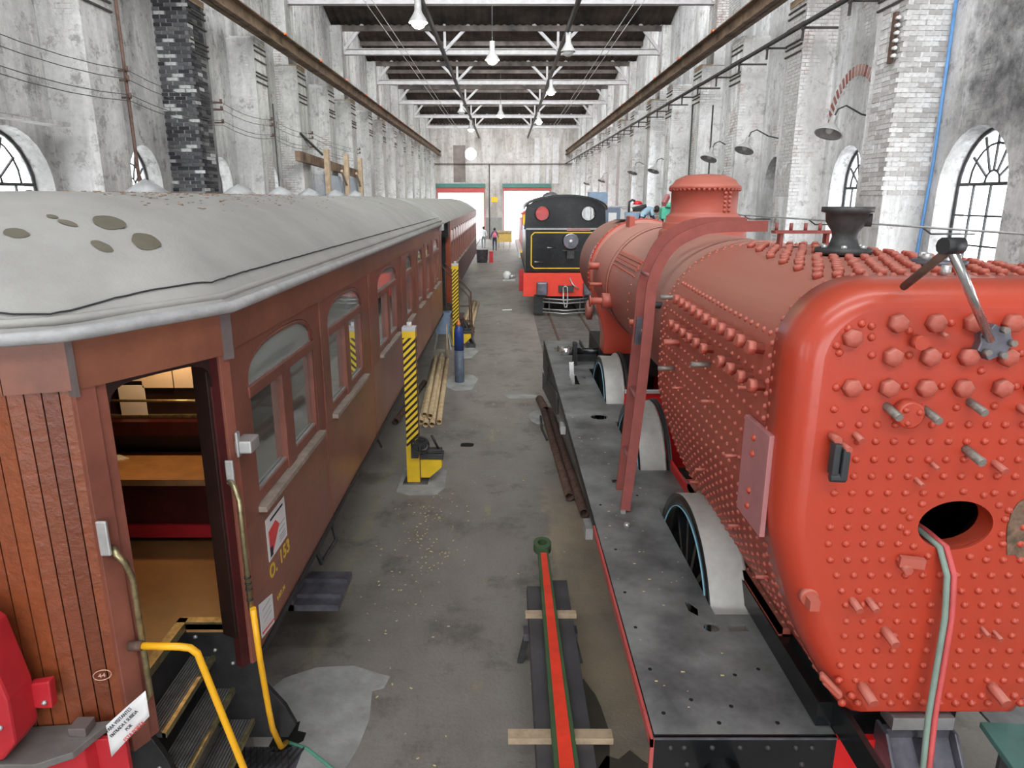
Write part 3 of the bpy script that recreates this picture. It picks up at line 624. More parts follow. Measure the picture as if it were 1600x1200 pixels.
for y in (6.0, 8.2, 10.85, 12.55, 14.05, 15.5, 17.6): MB().box(SX, SX+.012, y-.05, y+.05, 1.9, 3.04).build('side_post', 'post_wood', ca, .003)
for a, b, w in wins:
    f = MB(); pts = arch_top(a+.02, b-.02, 2.74, 2.76, 2.99)
    f.tube([(SX-.02, y, z) for y, z in pts[2:]], .022, 5, True)
    f.box(SX-.04, SX+.012, a, b, 2.68, 2.75); f.box(SX-.05, SX-.005, a, a+.045, 1.95, 2.7); f.box(SX-.05, SX-.005, b-.045, b, 1.95, 2.7)
    f.box(SX-.045, SX-.01, a, b, 1.95, 2.02)
    fo = f.build('window_frame', 'post_wood', ca, .003)
    MB().box(SX-.04, SX+.055, a-.02, b+.02, 1.905, 1.945).build('window_sill', 'sill', ca, .004)
    MB().prism(arch_top(a+.03, b-.03, 2.745, 2.76, 2.985), 'x', SX-.03, SX-.024).build('fanlight_pane', 'glass_frost', ca)
    MB().box(SX-.022, SX-.014, a+.03, b-.03, 2.748, 2.76).build('glazing_bead', 'steel', ca)
    if w:
        m = (a+b)/2; MB().box(SX-.05, SX+.0, m-.1, m+.1, 1.93, 2.7).build('mullion', 'post_wood', ca, .004); sp = ((a+.05, m-.1), (m+.1, b-.05))
    else: sp = ((a+.05, b-.05),)
    for p, q in sp:
        MB().box(SX-.05, SX-.045, p, q, 2.0, 2.7).build('window_pane', 'glass_car', ca); MB().box(SX-.042, SX-.02, p, q, 2.02, 2.035).build('glazing_bead', 'steel', ca)
# narrow light-coloured sills on far windows done above; solebar, footboard, underframe
MB().box(SX-.02, SX+.015, 3.93, YE, .97, 1.02).build('bottom_rail', 'blackmat', ca)
MB().box(-2.2, -2.05, 4.3, YE-.3, .7, 1.0).box(-3.95, -3.8, 3.5, YE-.3, .7, 1.0).build('solebar', 'blackmat', ca)
for by in (6.0, 15.6):
    bo = MB().box(-2.5, -2.38, by-1.3, by+1.3, .35, .6).box(-3.62, -3.5, by-1.3, by+1.3, .35, .6).box(-3.9, -2.1, by-.15, by+.15, .5, .8).build('bogie', 'iron', ca)
    for dy in (-.9, .9):
        for x in (-3.53, -2.47): MB().lathe([(.36, -.07), (.36, .05), (.4, .055), (.4, .08), (.1, .08)], (x, by+dy, .4), 'x', 24).build('wheel', 'iron', bo)
        MB().cyl((-3.6, by+dy, .4), (-2.4, by+dy, .4), .06, 10).build('axle', 'iron', bo)
    MB().box(-2.28, -2.14, by-1.1, by-.7, .22, .58).box(-2.28, -2.14, by+.7, by+1.1, .22, .58).build('axle_box', 'iron', bo, .02)
MB().tube([(SX-.1, 5.6, .95), (SX-.05, 5.65, .7), (SX-.02, 6.1, .7), (SX-.1, 6.2, .95)], .02, 6).build('step_iron', 'iron', ca); MB().tube([(SX-.1, 8.6, .95), (SX-.02, 8.65, .72), (SX-.1, 8.9, .72)], .015, 6).build('step_iron', 'iron', ca)
MB().box(-1.85, -1.42, 5.2, 5.75, .5, .56).box(-1.9, -1.8, 5.2, 5.75, .5, 1.0).prism([(-1.85, .56), (-1.42, .56), (-1.42, .6), (-1.85, .6)], 'y', 5.3, 5.32).prism([(-1.85, .56), (-1.42, .56), (-1.42, .6), (-1.85, .6)], 'y', 5.55, 5.57).build('footstep', 'greymetal', ca)
MB().box(-4.38, -4.33, 3.93, YE, 1.0, 3.3).build('far_side', 'red_pine', ca); MB().box(-4.38, SX, YE-.06, YE, 1.0, 3.29).build('far_end', 'red_pine', ca)
# end face of vertical boards (bowed)
endp = [Vector((-4.38, 3.93, 0)), Vector((-3.97, 3.15, 0)), Vector((-3.7, 3.06, 0)), Vector((-3.0, 3.0, 0)), Vector((-2.3, 3.06, 0)), Vector((-2.03, 3.15, 0))]
def along(pts, step):
    out = []; 
    for p, q in zip(pts[:-1], pts[1:]):
        n = max(1, round((q-p).length/step))
        for i in range(n): out.append((p+(q-p)*i/n, p+(q-p)*(i+1)/n))
    return out
for p, q in along(endp, .078):
    if p.x < -3.6 and p.y > 3.2 and False: continue
    d = (q-p); n = Vector((d.y, -d.x, 0)).normalized(); e = d.normalized()*.003
    poly = [(p+e)[:2], (q-e)[:2], (q-e-n*.03)[:2], (p+e-n*.03)[:2]]
    MB().prism(poly, 'z', .98, 3.06).build('end_board', 'wood_board', ca)
bk_ = MB()
for p, q in zip(endp[:-1], endp[1:]):
    d = (q-p); n = Vector((d.y, -d.x, 0)).normalized(); bk_.prism([(p-n*.026)[:2], (q-n*.026)[:2], (q-n*.06)[:2], (p-n*.06)[:2]], 'z', .98, 3.3)
bk_.build('end_lining', 'wood_dark', ca)
# letterboard round the end with straps
fb = MB(); fp = endp+[A_]
for p, q in zip(fp[:-1], fp[1:]):
    d = (q-p); n = Vector((d.y, -d.x, 0)).normalized(); fb.prism([(p+n*.02)[:2], (q+n*.02)[:2], (q-n*.03)[:2], (p-n*.03)[:2]], 'z', 3.03, 3.3)
fb.build('end_letterboard', 'fascia', ca)
for pnt, a in ((Vector((-2.03, 3.15, 0)), (-.55, -1, 0)), (A_.copy(), (1, -.6, 0))):
    n = Vector(a).normalized(); t = Vector((-n.y, n.x, 0)); c = pnt+n*.022
    MB().prism([(c-t*.035)[:2], (c+t*.035)[:2], (c+t*.035-n*.02)[:2], (c-t*.035-n*.02)[:2]], 'z', 3.0, 3.31).build('corner_strap', 'strap', ca)
# doorway in the canted side
def cant(t0, t1, z0, z1, n0, n1, name, m, bev=.004):
    d = (A_-B_).normalized(); n = Vector((d.y, -d.x, 0))
    p, q = lerp(t0), lerp(t1)
    return MB().prism([(p+n*n1)[:2], (q+n*n1)[:2], (q+n*n0)[:2], (p+n*n0)[:2]], 'z', z0, z1).build(name, m, ca, bev)
cant(-.02, .1, .98, 3.05, -.06, .015, 'door_post', 'post_wood'); cant(.1, .17, .98, 3.05, -.07, .0, 'door_post', 'post_wood')
cant(.93, 1.01, .98, 3.05, -.06, .01, 'door_post', 'post_wood'); cant(.86, .93, .98, 3.05, -.07, -.01, 'door_post', 'wood_red')
cant(.84, .87, 1.2, 3.0, -.14, -.02, 'door_edge', 'wood_dark')
# arched door head
d = (A_-B_).normalized(); nn = Vector((d.y, -d.x, 0)); L_ = (A_-B_).length
hd = MB(); a, b = .17*L_, .86*L_; pr = [(a-.0, 3.06), (b, 3.06), (b, 2.86)]+[(a+(b-a)*(.5+.5*math.copysign(abs(math.cos(PI*k/12))**.45, math.cos(PI*k/12))), 2.86+.15*math.sin(PI*k/12)**.6) for k in range(13)]+[(a, 2.86)]
for off0, off1 in ((-.06, .0),):
    P = lambda u, z, o: B_+d*u+nn*o+Vector((0, 0, z)); n = len(pr)
    hd.add([P(u, z, off0) for u, z in pr]+[P(u, z, off1) for u, z in pr], [tuple(range(n))[::-1], tuple(range(n, 2*n))]+[(i, (i+1) % n, n+(i+1) % n, n+i) for i in range(n)])
hd.build('door_head', 'wood_dark', ca)
# interior
MB().prism([(-4.3, 3.95), (-3.9, 3.2), (-2.12, 3.2), (-2.12, 3.98), (-1.68, 3.98), (-1.68, 5.7), (-4.3, 5.7)], 'z', 1.14, 1.2).build('vestibule_floor', 'lino', ca)
MB().box(-4.3, -1.68, 5.7, YE-.1, 1.0, 1.1).build('saloon_floor', 'wood_dark', ca)
MB().prism([(-4.3, 1.2), (-1.7, 1.2), (-1.7, 3.28), (-2.0, 3.4), (-2.5, 3.65), (-3.5, 3.65), (-4.0, 3.4), (-4.3, 3.28)], 'y', 5.66, 5.72).build('partition', 'wood_dark', ca)
MB().box(-4.3, -4.26, 3.9, 5.66, 1.2, 3.3).build('lining', 'wood_dark', ca)
dk = MB().box(-3.9, -2.2, 5.0, 5.62, 1.74, 1.79).build('counter_top', 'table', ca)
MB().box(-3.85, -2.25, 5.08, 5.6, 1.28, 1.74).build('counter_front', 'wood_red', ca); MB().box(-3.85, -2.22, 5.05, 5.1, 1.27, 1.38).build('counter_rail', 'red_dull', ca)
MB().box(-3.6, -1.9, 5.5, 5.64, 1.98, 2.1).build('shelf', 'wood_red', ca)
MB().box(-3.7, -1.9, 5.62, 5.66, 2.1, 2.12).cyl((-3.7, 5.55, 2.27), (-2.1, 5.55, 2.27), .012, 8).build('brass_rail', 'brass', ca)
for x0, x1, z0, z1, m in ((-3.27, -3.05, 2.12, 2.38, 'paper'), (-3.33, -3.06, 2.42, 2.62, 'paper_w'), (-3.06, -2.8, 2.36, 2.56, 'paper_w'), (-2.79, -2.55, 2.36, 2.56, 'paper_w'), (-3.06, -2.5, 2.57, 2.72, 'paper_w')):
    MB().box(x0, x1, 5.63, 5.64, z0, z1).build('notice', m, ca)
MB().prism(blob(-3.3, 5.45, .12, .07, 9, .2, 2), 'z', 1.79, 1.8).build('crumpled_paper', 'paper', ca)
lp = bpy.data.lights.new('carriage_lamp', 'POINT'); lp.energy = 10; lp.color = (1, .6, .28); lp.shadow_soft_size = .06; lo = bpy.data.objects.new('carriage_lamp', lp); COL.objects.link(lo); lo.location = (-2.75, 5.35, 2.95); 
MB().sphere((-2.75, 5.35, 3.12), .06, 10, 6).build('lamp_globe', 'brass', ca)
# step well and steps
MB().box(-2.16, -2.1, 3.25, 4.03, 1.16, 1.215).box(-2.16, -1.68, 3.98, 4.04, 1.16, 1.215).build('well_edge', 'brass', ca)
sb = MB().prism([(-2.14, 1.17), (-1.7, 1.17), (-1.68, .95), (-1.62, .72), (-1.5, .55), (-1.44, .4), (-1.5, .3), (-1.9, .3), (-2.14, .6)], 'y', 3.99, 4.03).build('step_stringer', 'blackmat', ca, .004)
s2 = MB().prism([(-2.14, .9), (-2.08, .98), (-2.0, .95), (-1.93, .8), (-1.88, .62), (-1.76, .45), (-1.6, .3), (-1.62, .2), (-1.9, .2), (-2.14, .5)], 'y', 3.26, 3.30).build('step_stringer', 'blackmat', ca, .004)
rv = raw(rivet_mb(.014), 'bolt', 'steel')
for x, z in ((-2.05, 1.1), (-1.93, 1.0), (-1.78, 1.08), (-1.82, .9)): inst(rv, 'bolt', sb, (x, 3.988, z), mtx=orient((0, -1, 0)))
for x, z in ((-1.98, .75), (-1.9, .5), (-1.78, .34), (-2.04, .6)): inst(rv, 'bolt', s2, (x, 3.255, z), mtx=orient((0, -1, 0)))
MB().box(-2.15, -2.1, 3.27, 4.0, .3, 1.16).build('well_side', 'blackmat', ca)
for x0, x1, z in ((-2.12, -1.94, .95), (-2.02, -1.83, .70), (-1.92, -1.72, .45)):
    t = MB().box(x0, x1, 3.3, 3.99, z-.03, z).build('tread', 'iron', ca)
    r = MB()
    for k in range(9): xx = x0+.01+(x1-x0-.04)*k/8; r.box(xx-.004, xx+.004, 3.31, 3.98, z, z+.007)
    r.build('tread_rib', 'step_metal', t); MB().box(x1-.022, x1+.004, 3.3, 3.99, z-.03, z+.006).build('nosing', 'brass', t)
# grab rails with brackets, yellow tubes
g = MB().tube([(-1.985, 3.17, 2.2), (-1.955, 3.14, 2.17), (-1.93, 3.16, 2.11), (-1.93, 3.2, 2.0), (-1.93, 3.2, 1.3), (-1.99, 3.2, 1.22)], .017, 8).build('grab_rail', 'brass', ca)
MB().beam((-2.0, 3.13, 2.17), (-2.0, 3.13, 2.36), .055, .02, (0, 1, 0)).build('rail_bracket', 'steel', ca, .008)
g = MB().tube([(-1.63, 3.8, 2.29), (-1.58, 3.74, 2.28), (-1.55, 3.72, 2.2), (-1.55, 3.72, 1.47)], .017, 8).build('grab_rail', 'brass', ca)
MB().beam((-1.62, 3.8, 2.27), (-1.62, 3.8, 2.42), .05, .02, (0, 1, 0)).build('rail_bracket', 'steel', ca, .008)
MB().beam((-1.6, 3.91, 2.4), (-1.6, 3.91, 2.56), .05, .02, (1, 0, 0)).box(-1.62, -1.52, 3.9, 4.05, 2.42, 2.5).build('door_stop', 'steel', ca, .01)
for k, z in enumerate((1.62, 1.66, 1.7, 1.55)): MB().lathe([(.022, -.004), (.022, .004)], (-1.55, 3.72, z), 'z', 8).build('hose_clip', 'blackmat', ca)
o = empty('step_handrail', (-1.3, 3.2, 0), 'bent yellow tube handrail beside the carriage steps, nearer one', 'handrail', 'yellow step handrails')
MB().tube([(-1.93, 3.17, 1.62), (-1.72, 3.17, 1.615), (-1.67, 3.18, 1.6), (-1.64, 3.19, 1.56), (-1.47, 3.2, .8), (-1.3, 3.2, .0)], .02, 8).build('tube', 'yellow_rail', o); MB().cyl((-1.985, 3.17, 1.62), (-1.915, 3.17, 1.62), .026, 8).build('end_clamp', 'rust', o)
o = empty('step_handrail', (-1.61, 4.24, 0), 'long yellow tube handrail from the right grab rail down to the floor', 'handrail', 'yellow step handrails')
MB().tube([(-1.53, 3.7, 1.5), (-1.54, 3.75, 1.1), (-1.55, 3.83, .66), (-1.565, 3.9, .45), (-1.6, 4.1, .12), (-1.61, 4.24, .03)], .02, 8).build('tube', 'yellow_rail', o)
o = MB().tube([(-1.6, 4.25, .02), (-1.45, 4.2, .012), (-1.2, 4.0, .012), (-1.0, 3.7, .012)], .014, 6).build('cable', mat('green cable', (.12, .35, .25), .6)); tag(o, 'green cable on the floor running from the yellow handrail foot', 'cable')
o = empty('floor_grating', (-1.75, 4.05, 0), 'grey expanded metal floor grating beside the steps', 'grating')
gr = MB()
for k in range(9): gr.beam((-1.95+.045*k, 3.85, .02), (-1.95+.045*k+.12, 4.2, .02), .008, .015).beam((-1.95+.045*k+.12, 3.85, .02), (-1.95+.045*k, 4.2, .02), .008, .015)
gr.build('mesh', 'iron', o); MB().box(-1.97, -1.48, 3.8, 4.22, 0, .008).build('plate', 'greymetal', o)
# lettering, posters, emblem
RX = Matrix(((0, 0, 1), (1, 0, 0), (0, 1, 0)))     # text plane facing +X, reading along +Y
text('O. 153', .14, 'gold', 'lettering', ca, RX, (SX+.003, 4.48, 1.40), bold=.004, space=1.15); text('LOT. 26', .05, 'gold', 'lettering', ca, RX, (SX+.003, 4.44, 1.15))
po = MB().box(SX, SX+.004, 4.27, 4.67, 1.49, 1.80).build('poster', 'paper', ca); po['label'] = 'white poster with red engine picture'
MB().box(SX+.004, SX+.006, 4.35, 4.62, 1.755, 1.77).build('printed_line', 'ink', po); MB().prism([(4.3, 1.53), (4.36, 1.53), (4.52, 1.66), (4.45, 1.72), (4.3, 1.7)], 'x', SX+.004, SX+.006).build('engine_picture', 'ink_red', po); MB().box(SX+.004, SX+.007, 4.3, 4.35, 1.51, 1.58).build('picture_shade', 'ink', po)
for z in (1.52, 1.54, 1.56, 1.6, 1.64): MB().box(SX+.004, SX+.005, 4.5, 4.64, z, z+.006).build('printed_line', mat('grey print', (.35, .35, .38)) if z == 1.52 else bpy.data.materials['grey print'], po)
po = MB().prism([(4.0, 1.08), (4.24, 1.04), (4.25, 1.26), (4.0, 1.33)], 'x', SX+.004, SX+.008).build('paper_notice', 'paper', ca); po['label'] = 'white notice with red line'
MB().prism([(4.01, 1.1), (4.24, 1.065), (4.24, 1.075), (4.01, 1.115)], 'x', SX+.008, SX+.01).build('red_line', 'ink_red', po)
for z in (1.18, 1.22, 1.27): MB().box(SX+.008, SX+.0095, 4.05, 4.2, z-.02, z-.014).build('printed_line', bpy.data.materials['grey print'], po)
EM = Matrix(((1, 0, 0), (0, 0, -1), (0, 1, 0)))     # faces -Y
EM2 = Matrix.Rotation(math.atan2(.09, .27), 3, 'Z') @ EM
ringp = [Vector((-2.11, 3.108, 1.49))+Vector((.042*math.cos(t)*.95, .042*math.cos(t)*.33, .03*math.sin(t))) for t in [2*PI*k/20 for k in range(21)]]
MB().tube([(p.x, p.y-.004, p.z) for p in ringp], .0028, 4).build('emblem_ring', 'emblem', ca); text('44', .036, 'emblem', 'emblem', ca, EM2, (-2.11, 3.10, 1.49))
# gangway plate and crimson end gear
gp = MB().prism([(-3.9, 2.78), (-2.3, 2.78), (-2.16, 2.86), (-2.08, 3.08), (-2.3, 3.05), (-3.0, 2.99), (-3.7, 3.05), (-3.9, 3.1)], 'z', 1.19, 1.23).build('gangway_plate', mat('trodden grey gangway plate', (.17, .16, .15), .55, 0, .2, 5), ca, .004)
MB().prism([(-3.9, 2.84), (-2.32, 2.84), (-2.16, 2.94), (-2.12, 3.06), (-3.0, 3.0), (-3.9, 3.1)], 'z', .7, 1.19).build('headstock', 'red_dull', ca, .006)
MB().box(-2.24, -2.15, 2.96, 3.05, 1.23, 1.28).build('latch_block', 'strap', ca, .004)
MB().box(-2.14, -1.98, 3.0, 3.03, .95, 1.18).build('corner_lug', 'red_dull', ca, .004)
bf_ = MB().prism([(-2.8, 1.25), (-2.45, 1.25), (-2.37, 1.35), (-2.36, 1.6), (-2.42, 1.95), (-2.5, 2.02), (-2.6, 2.05), (-2.8, 2.05)], 'y', 2.78, 2.96).build('diaphragm_housing', 'red_dull', ca, .015)
MB().lathe([(.13, -.06), (.13, .0), (.09, .01)], (-2.58, 2.78, 1.8), 'y', 20).build('rubber_roller', 'strap', ca)
MB().prism([(-2.4, 1.42), (-2.28, 1.42), (-2.27, 1.58), (-2.38, 1.56)], 'y', 2.94, 2.99).build('housing_lug', 'red_dull', ca, .008)
for x, z in ((-2.45, 1.66), (-2.42, 1.45), (-2.31, 1.46)): inst(rv, 'bolt', ca, (x, 2.775 if x < -2.4 else 2.935, z), mtx=orient((0, -1, 0)))
# paper sign on the steps corner
sg_ = MB().grid(lambda u, v: (-2.0+.225*u, 2.905+.01*math.sin(u*3), 1.16+.19*v+.245*u-.04*u*v), 8, 4, True).build('paper_sign', 'paper'); tag(sg_, 'white paper direction sign in black and red, taped beside the carriage steps', 'sign')
sg_.modifiers.new('thick', 'SOLIDIFY').thickness = .002
ex = Vector((.225, 0, .225)).normalized(); ey = Vector((0, 0, 1)); ez = Vector((0, -1, 0)); ey = ez.cross(ex); TM = Matrix((ex, ey, ez)).transposed()
cS = Vector((-1.888, 2.90, 1.358))+ez*.008
for s, dy, sz, m in (('PARA VISITANTES', .05, .025, 'ink'), ('ENTRADA E SUBIDA', .018, .024, 'ink'), ('POR', -.012, .024, 'ink'), ('ESTA PORTA', -.046, .028, 'ink_red')):
    text(s, sz, m, 'sign_lettering', sg_, TM, cS+ey*dy)
# roof
def roof(ca, cx, y0, y1, hw, outline_front, m, zE=3.31, hgt=.64, L0=1.5, blunt=False):
    ys_ = [y0, y0+.02, y0+.06, y0+.12, y0+.2, y0+.32, y0+.46, y0+.62, y0+.8, y0+1.0, y0+1.3, y0+1.6, y0+2.5]
    ys_ += [y0+2.5+(y1-y0-2.5)*k/8 for k in range(1, 9)]
    def wd(y):
        if blunt: return hw
        for (a, wa), (b, wb) in zip(outline_front[:-1], outline_front[1:]):
            if a <= y <= b: return wa+(wb-wa)*(y-a)/(b-a)
        return hw
    def zf(a, y):
        t = min(1, (y-y0)/L0); e = 1 if blunt else 1-(1-t)**2.3
        e2 = 1 if y < y1-.5 else 1-.5*((y-(y1-.5))/.5)**2
        return zE+hgt*e*e2*max(0, 1-abs(a)**2.4)**.9
    na = 36; mb = MB(); vs = []; fs = []
    for y in ys_:
        w = wd(y)
        for k in range(na+1):
            a = -math.cos(PI*k/na); vs.append((cx+w*a, y, zf(a, y)))
    for i in range(len(ys_)-1):
        for k in range(na): j = i*(na+1)+k; fs.append((j, j+1, j+na+2, j+na+1))
    mb.add(vs, fs, True)
    o = mb.build('roof', m, ca)
    for y in ((y0, y1) if blunt else (y1,)):
        mb = MB(); mb.prism([(cx+wd(y)*-math.cos(PI*k/na), zf(-math.cos(PI*k/na), y)) for k in range(na+1)], 'y', y-.02, y-.005 if y > y0 else y+.01); mb.build('roof_end', m, ca)
    return o, wd, zf
fr_ = [(2.9, .25), (2.93, .55), (2.98, .82), (3.06, .98), (3.16, 1.06), (3.92, 1.44), (5, 1.44)]
ro, wd, zf = roof(ca, CX, 2.9, YE+.05, 1.44, fr_, 'canvas')
MB().prism([(CX+wd(y)*s*.99, y) for y, s in [(p[0], 1) for p in fr_]]+[(CX+1.42, YE), (CX-1.42, YE)]+[(CX-wd(p[0])*.99, p[0]) for p in fr_[::-1]], 'z', 3.28, 3.31).build('roof_deck', 'wood_dark', ca)
rimp = [(CX-wd(p[0]), p[0]) for p in fr_[::-1]]+[(CX+wd(p[0]), p[0]) for p in fr_]+[(CX+1.44, YE)]
rimp = [(CX-1.44, YE)]+rimp
MB().tube([(x, y, 3.305) for x, y in rimp], .034, 8).build('gutter', 'canvas_edge', ca)
MB().tube([(CX+(x-CX)*.965, y+(.05 if y < 3.2 else 0), 3.305+(zf(.965, 6)-3.31)*min(1, 1)*.9) for x, y in rimp], .022, 6).build('roof_moulding', 'canvas', ca)
rs_ = random.Random(5)
def zat(x, y): return zf(min(1, abs(x-CX)/max(.01, wd(y))), y)
seam = []
for i_, (x, y) in enumerate(rimp[1:]):
    p, q = rimp[max(0, i_)], rimp[min(len(rimp)-1, i_+2)]; t = Vector((q[0]-p[0], q[1]-p[1])).normalized(); seam.append((Vector((x, y)), Vector((-t.y, t.x))))
sp_ = []
for (p, n), (q, m_) in zip(seam[:-1], seam[1:]):
    k_ = max(1, int((q-p).length/.06))
    for c_ in range(k_):
        u = p+(q-p)*c_/k_; w_ = n.lerp(m_, c_/k_).normalized(); u = u+w_*.11; sp_.append((u.x, u.y, zat(u.x, u.y)+.009+rs_.uniform(-.002, .002)))
MB().tube(sp_, .0045, 4).build('roof_seam', 'seam', ca)
for (px, py), (rx, ry) in (((-2.2, 3.95), (.075, .10)), ((-2.0, 3.93), (.065, .10)), ((-2.12, 3.7), (.055, .035)), ((-2.47, 3.57), (.06, .04)), ((-2.33, 3.78), (.05, .025)), ((-2.42, 3.8), (.03, .02))):
    s = MB(); c = blob(0, 0, rx, ry, 20, .06, int(px*-100)); vs = [(px, py, zat(px, py)+.0035)]
    s.add([(px, py, zat(px, py)+.003)]+[(px+u, py+v, zat(px+u, py+v)+.003) for u, v in c], [(0, 1+i, 1+(i+1) % len(c)) for i in range(len(c))], True); st_ = s.build('damp_stain', bpy.data.materials.get('olive damp stain') or mat('olive damp stain', (.15, .135, .10), .6, 0, .1), ca)
MB().box(CX+1.40, CX+1.50, YE-.8, YE-.5, 3.16, 3.3).build('end_lamp_box', 'canvas_edge', ca)
for k, y in enumerate((7.2, 9.7, 11.5, 13.2, 15.2, 17.2)):
    z = zat(-3.6, y); v = MB().lathe([(.13, 0), (.13, .08), (.26, .10), (.12, .19), (.0, .25)], (-3.6, y, z-.03), 'z', 4, False).build('roof_vent', 'canvas_edge', ca)
# dry litter on the roof
uni = MB().box(-.012, .012, -.004, .004, 0, .003); pl = []
for k in range(420):
    x = rs_.gauss(-2.75, .32); y = rs_.uniform(4.6, 9) if rs_.random() < .8 else rs_.uniform(9, 17)
    if abs(x-CX) < 1.3: pl.append(((x, y, zat(x, y)+.002), (rs_.uniform(-.2, .2), rs_.uniform(-.2, .2), 1), rs_.uniform(.5, 1.5)))
o = stuff_on(uni, pl).build('dry_litter', mat('rusty leaf litter', (.36, .22, .13), .8, 0, .4, 50)); tag(o, 'brown dry leaf litter scattered on the carriage roof', 'litter', None, 'stuff')
# ---------------------------------------------------------------- second carriage
c2 = empty('railway_carriage', (CX, 30, 0), 'second wooden passenger carriage behind the first, with a long row of open windows', 'carriage')
ya, yb = 20.6, 40
MB().box(SX-.05, SX, ya, yb, .95, 1.85).build('lower_panel', mat('purple brown panel', (.13, .07, .065), .5, 0, .15, 2), c2)
MB().box(SX-.06, SX+.015, ya, yb, 3.02, 3.3).build('letterboard', 'fascia', c2)
MB().box(-4.38, -4.33, ya, yb, .95, 3.3).build('far_side', 'red_pine', c2); MB().box(-4.38, SX, ya, ya+.06, .9, 3.28).build('near_end', 'blackmat', c2); MB().box(-4.38, SX, yb-.06, yb, .9, 3.28).build('far_end', 'red_pine', c2)
MB().box(-2.6, -2.45, ya+.3, yb-.3, .3, .95).build('underframe', 'blackmat', c2); MB().box(-4.3, SX, ya, yb, 3.28, 3.31).build('ceiling_board', 'wood_dark', c2)
n = 16; w = (yb-ya-.6)/n; am = raw(MB().prism(arch_top(.12, w-.12, 2.68, 2.7, 3.0), 'x', -.03, .005), 'fanlight_pane', mat('glass with painted daylight', (.62, .55, .5), .3)) if False else MB().prism(arch_top(.12, w-.12, 2.68, 2.7, 3.0), 'x', -.03, .005).mesh('fanlight_pane', mat('glass with painted daylight', (.62, .55, .5), .3), (0, 0, 0))  # opaque pale colour stands for daylight seen through the fanlights
pm = raw(MB().box(-.05, .01, -.1, .1, 1.85, 3.03), 'window_post', 'post_wood'); sm = raw(MB().box(-.03, .05, .0, w-.3, 1.84, 1.88), 'window_sill', 'sill'); bm_ = raw(MB().box(-.06, -.045, 0, w-.2, 1.85, 2.7), 'window_pane', 'glass_car')
for k in range(n+1):
    y = ya+.3+w*k; inst(pm, 'window_post', c2, (SX, y, 0))
    if k < n: inst(sm, 'window_sill', c2, (SX, y+.15, 0)); inst(am, 'fanlight_pane', c2, (SX, y, 0)); inst(bm_, 'window_pane', c2, (SX, y+.1, 0)); inst(raw(MB().box(-.04, 0, .08, w-.08, 2.62, 2.68), 'transom', 'post_wood') if k == 0 else bpy.data.meshes['transom'], 'transom', c2, (SX, y, 0))
roof(c2, CX, ya-2.3, yb+.1, 1.44, None, 'canvas', 3.3, .62, 1, True)
MB().box(SX-.12, SX+.02, ya-.02, ya+.14, .9, 3.1).build('corner_post', 'orange' if False else mat('bright varnished post', (.30, .06, .02), .35), c2)
MB().box(SX-.5, SX, ya-.5, ya, 2.85, 3.28).box(-4.3, SX, ya-2.2, ya, 3.26, 3.3).build('end_hood', 'blackmat', c2)
MB().box(-3.4, -2.6, YE, ya, 1.0, 3.2).build('gangway', 'rubber', c2)
for by in (23, 37):
    for dy in (-.9, .9): MB().lathe([(.4, -.06), (.4, .06)], (-2.47, by+dy, .4), 'x', 20).build('wheel', 'iron', c2)
# ---------------------------------------------------------------- red locomotive under repair
LX = 2.06
lo_ = empty('steam_locomotive', (LX, 7.5, 0), 'partly dismantled steam locomotive with red boiler covered in rivets and black footplate', 'locomotive')
ZC = 2.82; RB = .75
bb = MB()
prof = [(0, 12.32), (.72, 12.32), (.75, 12.28), (.75, 10.72), (.785, 10.70), (.785, 10.42), (.75, 10.40), (.75, 8.9), (.742, 8.88), (.742, 7.3), (.75, 7.28), (.75, 5.6), (.755, 5.58), (.755, 5.0)]
MB().lathe([(r, y) for r, y in prof if y > 10.39], (LX, 0, ZC), 'y', 64, False).build('smokebox', 'boiler', lo_)
MB().lathe([(.755, 10.68), (.80, 10.67), (.80, 10.45), (.755, 10.44)], (LX, 0, ZC), 'y', 64, False).build('smokebox_ring', 'backhead', lo_)
MB().lathe([(r, y) for r, y in prof if y <= 10.4], (LX, 0, ZC), 'y', 64, False).build('boiler_barrel', 'boiler', lo_)
MB().lathe([(.30, 0), (.30, .004)], (LX, 11.5, ZC+RB), 'z', 28).build('chimney_shade_disc', 'hole_shade', lo_)  # black disc paints the shade inside the chimney opening
for y0, y1 in ((8.86, 9.02), (5.6, 5.72)): MB().lathe([(.752, y0), (.76, y0+.005), (.76, y1-.005), (.752, y1)], (LX, 0, ZC), 'y', 64, False).build('barrel_strap', 'boiler', lo_)
# saddle and smokebox side plate
MB().prism([(LX-.74, 2.75), (LX-.70, 2.4), (LX-.60, 2.1), (LX-.56, 1.9), (LX-.56, 1.62), (LX+.56, 1.62), (LX+.56, 1.9), (LX+.60, 2.1), (LX+.70, 2.4), (LX+.74, 2.75)], 'y', 10.3, 10.75).build('saddle', 'backhead', lo_, .01)
MB().lathe([(.16, 0), (.16, -.08), (.1, -.1)], (LX-.62, 11.4, 2.12), 'x', 20).build('inspection_cover', 'boiler', lo_)
MB().box(LX-.55, LX+.55, 10.35, 12.2, 1.25, 1.62).box(LX-.6, LX+.6, 10.9, 12.4, .5, 1.25).build('cylinder_block', 'blackmat', lo_)
